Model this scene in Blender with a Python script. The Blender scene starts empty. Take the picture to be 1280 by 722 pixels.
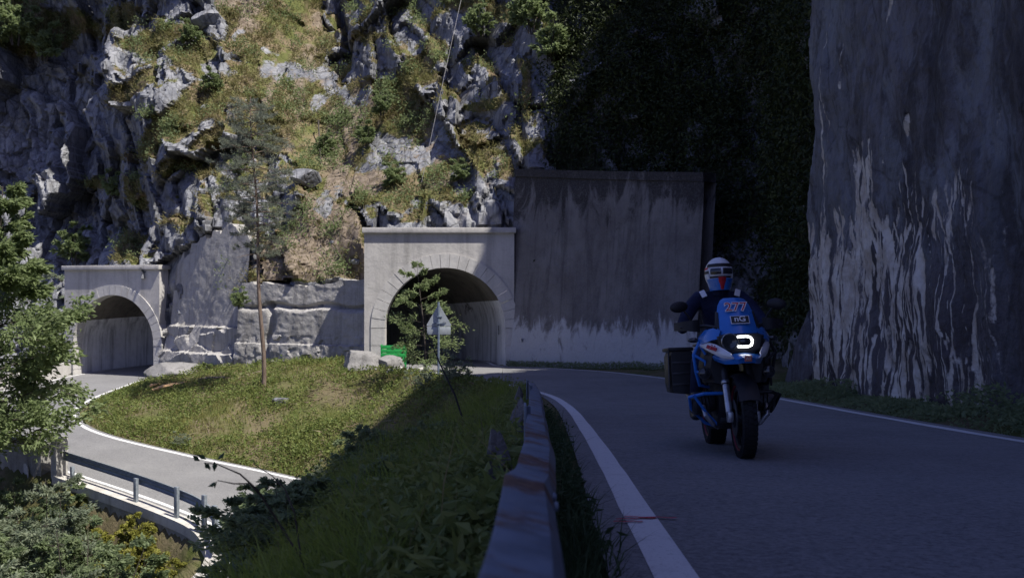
import bpy, bmesh, math, random
import numpy as np
from mathutils import Vector, Matrix, Euler

random.seed(7)
RNG = np.random.default_rng(7)
scene = bpy.context.scene
col = scene.collection
F = 1200.0                                     # focal length of the 1280 px wide photograph


def P(px, py, Y):
    """point seen at pixel (px, py) lying Y metres ahead of the camera, which stands at the origin"""
    return ((px - 640) / F * Y, Y, (361 - py) / F * Y)


# ------------------------------------------------------------------ objects
def tag(o, label=None, cat=None, group=None, kind=None):
    if label: o['label'] = label
    if cat: o['category'] = cat
    if group: o['group'] = group
    if kind: o['kind'] = kind
    return o


def empty(name, loc=(0, 0, 0), rot=(0, 0, 0), label=None, cat=None, group=None):
    o = bpy.data.objects.new(name, None)
    o.empty_display_size = 0.2
    col.objects.link(o)
    o.location = loc
    o.rotation_euler = rot
    return tag(o, label, cat, group)


def link(name, me, mat=None, parent=None, smooth=True, loc=None):
    if mat is not None:
        me.materials.append(mat)
    if len(me.polygons):
        me.polygons.foreach_set('use_smooth', np.full(len(me.polygons), smooth, dtype=bool))
    o = bpy.data.objects.new(name, me)
    col.objects.link(o)
    if parent is not None:
        o.parent = parent
    if loc is not None:
        o.location = loc
    return o


def np_mesh(name, V, Fc, attrs=None):
    """V (n,3), Fc (m,k) faces of one size, attrs {name: per-vertex float}"""
    V = np.ascontiguousarray(V, dtype=np.float32)
    Fc = np.ascontiguousarray(Fc, dtype=np.int32)
    me = bpy.data.meshes.new(name)
    m, k = Fc.shape
    me.vertices.add(len(V)); me.vertices.foreach_set('co', V.ravel())
    me.loops.add(m * k); me.loops.foreach_set('vertex_index', Fc.ravel())
    me.polygons.add(m)
    me.polygons.foreach_set('loop_start', np.arange(0, m * k, k, dtype=np.int32))
    me.polygons.foreach_set('loop_total', np.full(m, k, dtype=np.int32))
    for n, a in (attrs or {}).items():
        at = me.attributes.new(n, 'FLOAT', 'POINT')
        at.data.foreach_set('value', np.ascontiguousarray(a, dtype=np.float32))
    me.update(calc_edges=True)
    me.validate()
    return me


def grid_faces(nu, nv):
    """vertex index = i*nv + j"""
    i, j = np.meshgrid(np.arange(nu - 1), np.arange(nv - 1), indexing='ij')
    a = (i * nv + j).ravel()
    return np.stack([a, a + nv, a + nv + 1, a + 1], 1)


class MB:
    """collects boxes, tubes, lathes and lofts into one mesh"""
    def __init__(s): s.v = []; s.f = []
    def add(s, V, Fc):
        o = len(s.v)
        s.v += [tuple(p) for p in V]
        s.f += [tuple(i + o for i in f) for f in Fc]
        return s
    def box(s, c, size, rot=(0, 0, 0), bev=0.0, taper=1.0):
        bm = bmesh.new()
        bmesh.ops.create_cube(bm, size=1.0)
        for v in bm.verts:
            t = taper if v.co.z > 0 else 1.0
            v.co = Vector((v.co.x * size[0] * t, v.co.y * size[1] * t, v.co.z * size[2]))
        if bev > 0:
            bmesh.ops.bevel(bm, geom=bm.edges[:], offset=bev, segments=2, affect='EDGES', profile=0.6)
        M = Euler(rot).to_matrix()
        cc = Vector(c)
        bm.verts.index_update()
        s.add([M @ v.co + cc for v in bm.verts], [[v.index for v in f.verts] for f in bm.faces])
        bm.free()
        return s
    def tube(s, pts, r, n=8, caps=True):
        pts = [Vector(p) for p in pts]
        R = r if hasattr(r, '__len__') else [r] * len(pts)
        V = []; Fc = []
        prev = None
        for k, p in enumerate(pts):
            t = (pts[min(k + 1, len(pts) - 1)] - pts[max(k - 1, 0)])
            if t.length < 1e-9: t = Vector((0, 0, 1))
            t.normalize()
            if prev is None:
                a = Vector((0, 0, 1)) if abs(t.z) < .9 else Vector((1, 0, 0))
                u = t.cross(a).normalized()
            else:
                u = (prev - t * prev.dot(t))
                u = u.normalized() if u.length > 1e-6 else t.orthogonal().normalized()
            prev = u
            w = t.cross(u)
            for q in range(n):
                an = 2 * math.pi * q / n
                V.append(p + (u * math.cos(an) + w * math.sin(an)) * R[k])
        for k in range(len(pts) - 1):
            for q in range(n):
                b = (q + 1) % n
                Fc.append((k * n + q, k * n + b, (k + 1) * n + b, (k + 1) * n + q))
        if caps:
            Fc.append(tuple(range(n - 1, -1, -1)))
            Fc.append(tuple((len(pts) - 1) * n + q for q in range(n)))
        return s.add(V, Fc)
    def lathe(s, prof, c, axis=(0, 0, 1), n=24, closed=False):
        """prof: (radius, height along axis)"""
        ax = Vector(axis).normalized()
        u = ax.orthogonal().normalized(); w = ax.cross(u); cc = Vector(c)
        m = len(prof); V = []; Fc = []
        for (r, h) in prof:
            for q in range(n):
                an = 2 * math.pi * q / n
                V.append(cc + ax * h + (u * math.cos(an) + w * math.sin(an)) * r)
        for k in range(m if closed else m - 1):
            kk = (k + 1) % m
            for q in range(n):
                b = (q + 1) % n
                Fc.append((k * n + q, k * n + b, kk * n + b, kk * n + q))
        if not closed:
            Fc.append(tuple(range(n - 1, -1, -1)))
            Fc.append(tuple((m - 1) * n + q for q in range(n)))
        return s.add(V, Fc)
    def loft(s, secs, caps=True, ring=True):
        n = len(secs[0]); V = [p for r in secs for p in r]; Fc = []
        for k in range(len(secs) - 1):
            for q in range(n if ring else n - 1):
                b = (q + 1) % n
                Fc.append((k * n + q, k * n + b, (k + 1) * n + b, (k + 1) * n + q))
        if caps and ring:
            Fc.append(tuple(range(n - 1, -1, -1)))
            Fc.append(tuple((len(secs) - 1) * n + q for q in range(n)))
        return s.add(V, Fc)
    def ell(s, c, r, nu=16, nv=10, rot=(0, 0, 0), keep=None):
        M = Euler(rot).to_matrix(); cc = Vector(c); secs = []
        for i in range(nv + 1):
            th = math.pi * i / nv
            th = min(max(th, 0.02), math.pi - 0.02)
            secs.append([cc + M @ Vector((r[0] * math.sin(th) * math.cos(2 * math.pi * q / nu),
                                          r[1] * math.sin(th) * math.sin(2 * math.pi * q / nu),
                                          -r[2] * math.cos(th))) for q in range(nu)])
        return s.loft(secs)
    def panel(s, grid, th):
        """grid[i][j] points of an open sheet, given thickness th along its normal"""
        nu, nv = len(grid), len(grid[0])
        G = [[Vector(p) for p in r] for r in grid]
        N = []
        for i in range(nu):
            for j in range(nv):
                a = G[min(i + 1, nu - 1)][j] - G[max(i - 1, 0)][j]
                b = G[i][min(j + 1, nv - 1)] - G[i][max(j - 1, 0)]
                N.append(a.cross(b).normalized())
        V = [G[i][j] for i in range(nu) for j in range(nv)]
        V2 = [v + n * th for v, n in zip(V, N)]
        Fc = []
        o = nu * nv
        for i in range(nu - 1):
            for j in range(nv - 1):
                a, b, c, d = i * nv + j, (i + 1) * nv + j, (i + 1) * nv + j + 1, i * nv + j + 1
                Fc.append((a, d, c, b)); Fc.append((a + o, b + o, c + o, d + o))
        rim = [i * nv for i in range(nu)] + [(nu - 1) * nv + j for j in range(1, nv)] + \
              [i * nv + nv - 1 for i in range(nu - 2, -1, -1)] + [j for j in range(nv - 2, 0, -1)]
        for k in range(len(rim)):
            a, b = rim[k], rim[(k + 1) % len(rim)]
            Fc.append((a, b, b + o, a + o))
        return s.add(V + V2, Fc)
    def build(s, name, mat=None, parent=None, smooth=True, auto=None):
        me = bpy.data.meshes.new(name)
        me.from_pydata(s.v, [], s.f)
        me.update()
        bm = bmesh.new(); bm.from_mesh(me)
        bmesh.ops.recalc_face_normals(bm, faces=bm.faces)
        bm.to_mesh(me); bm.free()
        o = link(name, me, mat, parent, smooth)
        if smooth:
            me.set_sharp_from_angle(angle=math.radians(auto or 38))
        return o


def text_mesh(name, body, size, mat, parent, M, extrude=.002, offset=0.0, bold=False):
    cu = bpy.data.curves.new(name, 'FONT')
    cu.body = body; cu.size = size; cu.extrude = extrude
    cu.align_x = 'CENTER'; cu.align_y = 'CENTER'; cu.offset = offset
    t = bpy.data.objects.new(name, cu)
    col.objects.link(t)
    dg = bpy.context.evaluated_depsgraph_get()
    me = bpy.data.meshes.new_from_object(t.evaluated_get(dg))
    bpy.data.objects.remove(t)
    me.transform(M)
    me.name = name
    me.materials.clear()
    return link(name, me, mat, parent, smooth=False)


# ------------------------------------------------------------------ numpy noise
def _hash(*k):
    h = np.zeros_like(np.asarray(k[0]), dtype=np.uint32)
    for i, a in enumerate(k):
        h = h ^ (np.asarray(a).astype(np.int64).astype(np.uint32) * np.uint32([374761393, 668265263, 2147483647 - 57, 1274126177][i % 4]))
        h = (h ^ (h >> np.uint32(13))) * np.uint32(1274126177)
        h = h ^ (h >> np.uint32(16))
    return (h & np.uint32(0xFFFFFF)).astype(np.float64) / float(0x1000000)


def vnoise(p, seed=0):
    """value noise, p (n,2) or (n,3), about -1..1"""
    p = np.asarray(p, dtype=np.float64)
    d = p.shape[1]
    i = np.floor(p).astype(np.int64); f = p - i
    f = f * f * f * (f * (f * 6 - 15) + 10)
    out = np.zeros(len(p))
    for c in range(2 ** d):
        w = np.ones(len(p)); ks = []
        for a in range(d):
            b = (c >> a) & 1
            ks.append(i[:, a] + b)
            w = w * (f[:, a] if b else 1 - f[:, a])
        out += w * _hash(*ks, np.full(len(p), seed))
    return out * 2 - 1


def fbm(p, octv=4, seed=0, gain=.5):
    s = 0; a = 1; t = 0
    p = np.asarray(p, dtype=np.float64)
    for o in range(octv):
        s = s + a * vnoise(p * 2 ** o + 17.3 * o, seed + o); t += a; a *= gain
    return s / t


def facet(p, seed=0, tilt=1.0):
    """tilted blocky cells: value per point, and F2-F1 (small in the cracks)"""
    i0 = np.floor(p).astype(np.int64)
    n = len(p)
    best = np.full(n, 1e9); sec = np.full(n, 1e9); val = np.zeros(n)
    for dx in (-1, 0, 1):
        for dy in (-1, 0, 1):
            ix, iy = i0[:, 0] + dx, i0[:, 1] + dy
            fx = ix + _hash(ix, iy, np.full(n, seed)); fy = iy + _hash(ix, iy, np.full(n, seed + 1))
            ex, ey = p[:, 0] - fx, p[:, 1] - fy
            d = ex * ex + ey * ey
            an = _hash(ix, iy, np.full(n, seed + 2)) * 6.283
            v = _hash(ix, iy, np.full(n, seed + 3)) * 2 - 1 + tilt * (ex * np.cos(an) + ey * np.sin(an))
            c = d < best
            sec = np.where(c, best, np.minimum(sec, d))
            val = np.where(c, v, val)
            best = np.where(c, d, best)
    return val, np.sqrt(sec) - np.sqrt(best)


def rbf(ctrl, vals, c=1.0):
    ctrl = np.asarray(ctrl, float); vals = np.asarray(vals, float)
    n = len(ctrl)
    ph = lambda A, B: np.sqrt(((A[:, None, :] - B[None, :, :]) ** 2).sum(-1) + c * c)
    K = np.zeros((n + 3, n + 3))
    K[:n, :n] = ph(ctrl, ctrl); K[:n, n] = 1; K[:n, n + 1:] = ctrl
    K[n, :n] = 1; K[n + 1:, :n] = ctrl.T
    w = np.linalg.lstsq(K, np.concatenate([vals, [0, 0, 0]]), rcond=None)[0]
    def f(X):
        X = np.asarray(X, float); out = np.empty(len(X))
        for a in range(0, len(X), 20000):
            x = X[a:a + 20000]
            out[a:a + 20000] = ph(x, ctrl) @ w[:n] + w[n] + x @ w[n + 1:]
        return out
    return f


def sstep(a, b, x):
    t = np.clip((x - a) / (b - a), 0, 1)
    return t * t * (3 - 2 * t)


def in_poly(pts, poly):
    x, y = pts[:, 0], pts[:, 1]; r = np.zeros(len(pts), bool); n = len(poly)
    for k in range(n):
        x1, y1 = poly[k]; x2, y2 = poly[(k + 1) % n]
        c = ((y1 > y) != (y2 > y)) & (x < (x2 - x1) * (y - y1) / (y2 - y1 + 1e-12) + x1)
        r ^= c
    return r


def rnd_dirs(n):
    v = RNG.normal(size=(n, 3)); return v / np.linalg.norm(v, axis=1)[:, None]


def unit(v):
    return v / (np.linalg.norm(v, axis=1)[:, None] + 1e-9)


def leaf_geo(C, D, L, W, fold=.25):
    """diamond leaves: base C, direction D, length L, width W -> V, F(tri), per-vertex tint"""
    n = len(C)
    D = unit(D)
    S = unit(np.cross(D, rnd_dirs(n)))
    N = np.cross(S, D)
    L = np.broadcast_to(L, (n,))[:, None]; W = np.broadcast_to(W, (n,))[:, None]
    V = np.empty((n, 4, 3))
    V[:, 0] = C
    V[:, 1] = C + D * L * .45 + S * W * .5 + N * W * fold
    V[:, 2] = C + D * L
    V[:, 3] = C + D * L * .45 - S * W * .5 + N * W * fold
    b = np.arange(n)[:, None] * 4
    Fc = np.concatenate([b + [0, 1, 2], b + [0, 2, 3]], 1).reshape(-1, 3)
    T = np.repeat(RNG.random(n), 4)
    return V.reshape(-1, 3), Fc, T


def blade_geo(C, H, W, lean, bend=.5):
    """grass blades from C, height H, lean (n,2) horizontal offset per unit height"""
    n = len(C)
    H = np.broadcast_to(H, (n,))[:, None]; W = np.broadcast_to(W, (n,))[:, None]
    an = RNG.random(n) * 6.283
    S = np.stack([np.cos(an), np.sin(an), np.zeros(n)], 1)
    ln = np.concatenate([lean, np.zeros((n, 1))], 1)
    up = np.array([0, 0, 1.0])
    m = C + up * H * .55 + ln * H * .3
    t = C + up * H * (1 - .25 * np.linalg.norm(lean, axis=1)[:, None] * bend) + ln * H
    V = np.empty((n, 5, 3))
    V[:, 0] = C - S * W * .5; V[:, 1] = C + S * W * .5
    V[:, 2] = m + S * W * .4; V[:, 3] = m - S * W * .4; V[:, 4] = t
    b = np.arange(n)[:, None] * 5
    Fc = np.concatenate([b + [0, 1, 2], b + [0, 2, 3], b + [3, 2, 4]], 1).reshape(-1, 3)
    return V.reshape(-1, 3), Fc, np.repeat(RNG.random(n), 5)


def join_geo(parts):
    Vs, Fs, Ts = [], [], []; o = 0
    for V, Fc, T in parts:
        Vs.append(V); Fs.append(Fc + o); Ts.append(T); o += len(V)
    return np.concatenate(Vs), np.concatenate(Fs), np.concatenate(Ts)


# ------------------------------------------------------------------ materials
class NT:
    def __init__(s, name):
        s.m = bpy.data.materials.new(name); s.m.use_nodes = True
        s.t = s.m.node_tree; s.n = s.t.nodes
        s.b = s.n['Principled BSDF']
        s.out = s.n['Material Output']
        s._co = None
    def node(s, typ, **kw):
        n = s.n.new(typ)
        for k, v in kw.items(): setattr(n, k, v)
        return n
    def l(s, a, b): s.t.links.new(a, b)
    def set(s, sock, v):
        if hasattr(v, 'links') or hasattr(v, 'is_linked'): s.l(v, sock)
        elif isinstance(v, (tuple, list)) and len(v) == 3 and sock.type == 'RGBA': sock.default_value = (*v, 1)
        else: sock.default_value = v
    def co(s, scale=(1, 1, 1), rot=(0, 0, 0)):
        if s._co is None: s._co = s.node('ShaderNodeTexCoord').outputs['Object']
        m = s.node('ShaderNodeMapping')
        s.l(s._co, m.inputs['Vector'])
        m.inputs['Scale'].default_value = scale; m.inputs['Rotation'].default_value = rot
        return m.outputs[0]
    def noise(s, scale=1.0, detail=4, rough=.55, sc=(1, 1, 1), dist=0.0, rot=(0, 0, 0)):
        n = s.node('ShaderNodeTexNoise')
        s.l(s.co(sc, rot), n.inputs['Vector'])
        n.inputs['Scale'].default_value = scale; n.inputs['Detail'].default_value = detail
        n.inputs['Roughness'].default_value = rough; n.inputs['Distortion'].default_value = dist
        return n.outputs['Fac']
    def voro(s, scale=1.0, feature='DISTANCE_TO_EDGE', sc=(1, 1, 1), rot=(0, 0, 0)):
        n = s.node('ShaderNodeTexVoronoi', feature=feature)
        s.l(s.co(sc, rot), n.inputs['Vector']); n.inputs['Scale'].default_value = scale
        return n.outputs[0]
    def ramp(s, fac, a, b, lo=0.0, hi=1.0):
        n = s.node('ShaderNodeMapRange', interpolation_type='SMOOTHSTEP')
        s.set(n.inputs['Value'], fac)
        n.inputs['From Min'].default_value = a; n.inputs['From Max'].default_value = b
        n.inputs['To Min'].default_value = lo; n.inputs['To Max'].default_value = hi
        return n.outputs[0]
    def math(s, op, a, b=0.0):
        n = s.node('ShaderNodeMath', operation=op)
        s.set(n.inputs[0], a); s.set(n.inputs[1], b)
        return n.outputs[0]
    def mix(s, fac, a, b, mode='MIX'):
        n = s.node('ShaderNodeMix', data_type='RGBA', blend_type=mode)
        s.set(n.inputs[0], fac); s.set(n.inputs[6], a); s.set(n.inputs[7], b)
        return n.outputs[2]
    def attr(s, name): return s.node('ShaderNodeAttribute', attribute_name=name).outputs['Fac']
    def posz(s):
        x = s.node('ShaderNodeSeparateXYZ'); s.l(s.co(), x.inputs[0]); return x.outputs
    def bump(s, h, strength=.4, dist=.1, prev=None):
        n = s.node('ShaderNodeBump')
        n.inputs['Strength'].default_value = strength; n.inputs['Distance'].default_value = dist
        s.l(h, n.inputs['Height'])
        if prev is not None: s.l(prev, n.inputs['Normal'])
        return n.outputs[0]
    def fin(s, color, rough=.8, metal=0.0, normal=None, spec=.3):
        s.set(s.b.inputs['Base Color'], color); s.set(s.b.inputs['Roughness'], rough)
        s.b.inputs['Metallic'].default_value = metal
        s.b.inputs['Specular IOR Level'].default_value = spec
        if normal is not None: s.l(normal, s.b.inputs['Normal'])
        return s.m


def plain(name, c, rough=.5, metal=0.0, var=.15, scale=12.0, spec=.4, coat=0.0):
    """a painted or moulded surface with slight unevenness of tone and gloss"""
    t = NT(name)
    n = t.noise(scale, 5, .6)
    c2 = tuple(x * (1 - var) for x in c); c1 = tuple(min(1, x * (1 + var)) for x in c)
    t.fin(t.mix(t.ramp(n, .3, .7), c2, c1), t.ramp(n, .25, .75, max(.03, rough - .08), min(1, rough + .12)), metal, None, spec)
    t.b.inputs['Coat Weight'].default_value = coat
    return t.m


def leafmat(name, dark, light, tr=.25, warm=None, rough=.55):
    t = NT(name)
    a = t.attr('tint')
    c = t.mix(t.ramp(a, 0, 1), dark, light)
    n = t.noise(.45, 2)
    c = t.mix(t.ramp(n, .35, .7, 0, .55), c, warm or tuple(x * 1.25 for x in dark))
    t.fin(c, rough, 0, None, .25)
    tl = t.node('ShaderNodeBsdfTranslucent'); t.set(tl.inputs[0], t.mix(.5, c, light))
    ms = t.node('ShaderNodeMixShader'); ms.inputs[0].default_value = tr
    t.l(t.b.outputs[0], ms.inputs[1]); t.l(tl.outputs[0], ms.inputs[2]); t.l(ms.outputs[0], t.out.inputs[0])
    return t.m


def rock_material():
    t = NT('limestone')
    big = t.noise(.22, 5, .6); mid = t.noise(1.1, 6, .65); fine = t.noise(6.0, 6, .7)
    streak = t.noise(1.0, 5, .6, (1.5, 1.5, .14), .6)
    c = t.mix(t.ramp(big, .35, .65), (.125, .133, .155), (.245, .25, .265))
    c = t.mix(t.ramp(mid, .45, .72, 0, .75), c, (.36, .36, .365))
    c = t.mix(t.ramp(streak, .46, .66, 0, .8), c, (.065, .07, .085))
    cr = t.voro(.55, sc=(1, 1, .6), rot=(.3, .5, .2)); cr2 = t.voro(1.7, sc=(1, 1, .5), rot=(.1, .6, .3))
    c = t.mix(t.ramp(cr, 0, .05, .75, 0), c, (.05, .05, .055))
    c = t.mix(t.ramp(cr2, 0, .05, .5, 0), c, (.07, .07, .075))
    c = t.mix(t.ramp(fine, .35, .75, 0, .45), c, (.31, .31, .31))
    och = t.noise(.7, 4)
    c = t.mix(t.ramp(och, .62, .8, 0, .4), c, (.30, .22, .15))
    # soil and short turf on the ledges
    g1 = t.noise(.8, 5, .65); g2 = t.noise(3.5, 4, .6)
    turf = t.mix(t.ramp(g1, .40, .60), (.105, .115, .035), (.19, .145, .09))
    turf = t.mix(t.ramp(g2, .45, .75, 0, .6), turf, (.075, .08, .028))
    turf = t.mix(t.ramp(t.attr('soil'), .2, .8), turf, t.mix(t.ramp(g2, .35, .65), (.125, .098, .07), (.24, .195, .15)))
    turf = t.mix(t.attr('painted_shade'), turf, t.mix(g2, (.022, .026, .012), (.045, .042, .026)))  # shade painted into the cover: near-black tone in the shaded zone
    v = t.math('ADD', t.attr('veg'), t.math('MULTIPLY', t.math('SUBTRACT', g2, .5), .5))
    vm = t.ramp(v, .42, .58)
    c = t.mix(vm, c, turf)
    nb = t.bump(mid, .35, .2); nb = t.bump(fine, .7, .07, nb); nb = t.bump(t.ramp(cr2, 0, .06), .5, .08, nb)
    return t.fin(c, .9, 0, nb, .2)


def concrete_material(name, base, light, dark, zlo, zhi, white=0.0, dk=.6, bump=.5, hi=None, blot=None):
    """weathered concrete: water streaks, blotches; zlo..zhi the height over which pale salts fade upwards"""
    t = NT(name)
    z = t.posz()[2]
    n1 = t.noise(.5, 5, .6); n2 = t.noise(2.2, 6, .65); n3 = t.noise(14, 5, .7)
    st = t.noise(1.0, 6, .65, (1.6, 1.6, .10), .5); st2 = t.noise(1.0, 5, .6, (4.5, 4.5, .18), .6)
    c = t.mix(t.ramp(n1, .3, .7), base, light)
    c = t.mix(t.ramp(n2, .45, .75, 0, .5), c, tuple(x * .75 for x in base))
    c = t.mix(t.ramp(st, .48, .68, 0, dk), c, dark)
    c = t.mix(t.ramp(st2, .52, .72, 0, dk * .7), c, tuple(x * 1.2 for x in dark))
    if blot:                                  # patches where damp has taken the whitewash
        c = t.mix(t.ramp(t.math('ADD', t.noise(.55, 5, .7, (1, 1, 1), .6), t.ramp(z, -3.4, -1.0, .0, -.06)), .555, .60, 0, .85), c, blot)
    if hi:                                    # black algae hanging from the top edge
        k = t.math('ADD', t.ramp(z, hi[0], hi[1], 0, 1), t.math('MULTIPLY', t.math('SUBTRACT', t.noise(1.1, 6, .72, (1, 1, .42), .8), .5), 2.2))
        c = t.mix(t.ramp(k, .5, .85, 0, .85), c, tuple(x * .55 for x in dark))
    if white:
        k = t.math('ADD', t.ramp(z, zlo, zhi, 1, 0), t.math('MULTIPLY', t.math('SUBTRACT', t.noise(1.5, 6, .72, (1.4, 1.4, .5), .6), .5), 2.0))
        c = t.mix(t.ramp(k, .5, .9, 0, white), c, (.52, .52, .53))
    c = t.mix(t.ramp(n3, .4, .8, 0, .3), c, tuple(min(1, x * 1.3) for x in light))
    nb = t.bump(n2, bump, .08); nb = t.bump(n3, bump, .02, nb)
    return t.fin(c, .88, 0, nb, .2)


M = {}
M['rock'] = rock_material()
def asphalt():
    t = NT('asphalt')
    n1 = t.noise(.35, 5, .6); n2 = t.noise(3, 5, .6); n3 = t.noise(70, 3, .7); n4 = t.noise(1.0, 4, .6, (3.0, .12, 1))
    c = t.mix(t.ramp(n1, .3, .7), (.13, .13, .133), (.20, .20, .20))
    c = t.mix(t.ramp(n2, .5, .8, 0, .35), c, (.20, .197, .19))
    c = t.mix(t.ramp(n4, .52, .72, 0, .3), c, (.095, .095, .10))
    c = t.mix(t.ramp(n3, .35, .75, 0, .7), c, (.24, .235, .23))
    c = t.mix(t.ramp(n3, .25, .42, .55, 0), c, (.05, .05, .053))
    n5 = t.noise(28, 4, .75)
    c = t.mix(t.ramp(n5, .45, .7, 0, .85), c, (.27, .265, .26))
    c = t.mix(t.ramp(n5, .32, .47, .7, 0), c, (.06, .06, .062))
    nb = t.bump(n3, .55, .008); nb = t.bump(n2, .15, .02, nb)
    return t.fin(c, t.ramp(n2, .3, .7, .62, .82), 0, nb, .35)


def paint_line():
    t = NT('road_paint')
    n2 = t.noise(5, 6, .7); n3 = t.noise(60, 4, .7)
    c = t.mix(t.ramp(n2, .5, .75, 0, .55), (.66, .66, .65), (.40, .40, .40))
    c = t.mix(t.ramp(n3, .52, .75, 0, .7), c, (.22, .22, .22))
    return t.fin(c, .7, 0, t.bump(n3, .4, .006), .3)


def galvanised(name, rust):
    t = NT(name)
    n1 = t.noise(9, 5, .6); n2 = t.noise(40, 4, .7); n3 = t.noise(6, 6, .7)
    c = t.mix(t.ramp(n1, .3, .7), (.13, .165, .22), (.20, .245, .31))
    c = t.mix(t.ramp(n2, .5, .8, 0, .5), c, (.27, .30, .35))
    if rust:
        r = t.math('ADD', t.attr('rust'), t.math('MULTIPLY', t.math('SUBTRACT', n3, .5), 1.5))
        rm = t.ramp(r, .45, .75)
        c = t.mix(rm, c, t.mix(t.ramp(n2, .35, .65), (.085, .04, .028), (.17, .095, .065)))
    return t.fin(c, t.ramp(n1, .3, .7, .45, .65), .25, t.bump(n2, .25, .004), .5)


def bark(name, a, b, sc=(4, 4, .8)):
    t = NT(name)
    n = t.noise(3, 5, .65, sc)
    return t.fin(t.mix(t.ramp(n, .35, .65), a, b), .9, 0, t.bump(n, .8, .03), .15)


def ground_mat():
    t = NT('hillside_soil')
    g1 = t.noise(.5, 5, .6); g2 = t.noise(2.6, 5, .65); g3 = t.noise(16, 4, .7)
    c = t.mix(t.ramp(g1, .36, .6), (.085, .10, .028), (.15, .125, .075))
    c = t.mix(t.ramp(g2, .45, .72, 0, .7), c, (.055, .07, .02))
    c = t.mix(t.ramp(g3, .5, .8, 0, .5), c, (.20, .16, .11))
    return t.fin(c, .95, 0, t.bump(g3, .9, .05), .1)


M['asphalt'] = asphalt()
M['paint'] = paint_line()
M['redspray'] = plain('red_spray_paint', (.42, .03, .05), .6, var=.3, scale=40)
M['soil'] = ground_mat()
M['portal'] = concrete_material('portal_concrete', (.42, .405, .38), (.52, .50, .475), (.18, .175, .165), 0, 1, 0, .38, .35)
M['ring'] = concrete_material('arch_stone', (.46, .445, .42), (.54, .525, .50), (.22, .215, .21), 0, 1, 0, .3, .3)
M['lining'] = concrete_material('tunnel_plaster', (.68, .68, .69), (.80, .80, .81), (.07, .07, .075), 0, 1, 0, .65, .5, None, (.09, .09, .095))
M['vault'] = concrete_material('sooty_vault', (.13, .12, .105), (.22, .20, .17), (.05, .048, .045), 0, 1, 0, .6, .6)
M['retwall'] = concrete_material('streaked_concrete', (.12, .11, .11), (.19, .18, .178), (.03, .028, .03), -2.4, .0, .8, .5, .8, (.6, 5.6))
M['roughwall'] = concrete_material('rough_concrete', (.30, .29, .275), (.40, .385, .365), (.13, .125, .12), 0, 1, 0, .6, 1.0)
M['kerbstone'] = concrete_material('pale_kerb_concrete', (.42, .40, .36), (.52, .50, .46), (.2, .19, .17), 0, 1, 0, .4, .5)
M['stone'] = concrete_material('mossy_stone', (.22, .21, .19), (.33, .32, .30), (.09, .085, .07), 0, 1, 0, .5, 1.0)
M['post_stone'] = concrete_material('lichen_stone', (.10, .095, .09), (.20, .195, .19), (.04, .045, .03), 0, 1, 0, .6, 1.2)
M['white_stone'] = concrete_material('pale_broken_stone', (.44, .42, .39), (.56, .54, .51), (.28, .27, .25), 0, 1, 0, .3, .8)
M['galv'] = galvanised('galvanised_steel', False)
M['galv_pale'] = plain('pale_steel', (.24, .27, .30), .5, .3, .15, 9)
M['galv_rust'] = galvanised('rusting_steel', True)
M['bark_pine'] = bark('pine_bark', (.12, .085, .065), (.21, .165, .135))
M['bark_dark'] = bark('grey_bark', (.05, .043, .036), (.10, .088, .075))
M['leaf_tree'] = leafmat('tree_leaves', (.13, .175, .07), (.28, .34, .16), .5)
M['leaf_bush'] = leafmat('shrub_leaves', (.13, .175, .085), (.28, .34, .18), .55)
M['leaf_pale'] = leafmat('willowy_leaves', (.16, .20, .135), (.34, .38, .26), .55)
M['leaf_yellow'] = leafmat('yellowish_leaves', (.15, .16, .03), (.33, .31, .07), .35)
M['leaf_dark'] = leafmat('dark_leaves', (.035, .065, .028), (.085, .13, .055), .3)
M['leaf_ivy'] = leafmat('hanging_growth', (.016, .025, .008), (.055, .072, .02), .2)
M['needles'] = leafmat('pine_needles', (.13, .15, .115), (.27, .29, .225), .45)
M['grass'] = leafmat('meadow_grass', (.14, .16, .04), (.30, .295, .10), .45, (.24, .20, .09))
M['grass_shade'] = leafmat('lush_grass', (.13, .19, .03), (.28, .34, .075), .45)
M['grass_dry'] = leafmat('alpine_turf', (.12, .125, .04), (.28, .26, .115), .35, (.26, .20, .12))
M['litter'] = leafmat('dead_litter', (.10, .07, .045), (.27, .21, .15), .1)
M['herb'] = leafmat('slope_herbs', (.10, .14, .035), (.23, .26, .08), .4)

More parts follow.
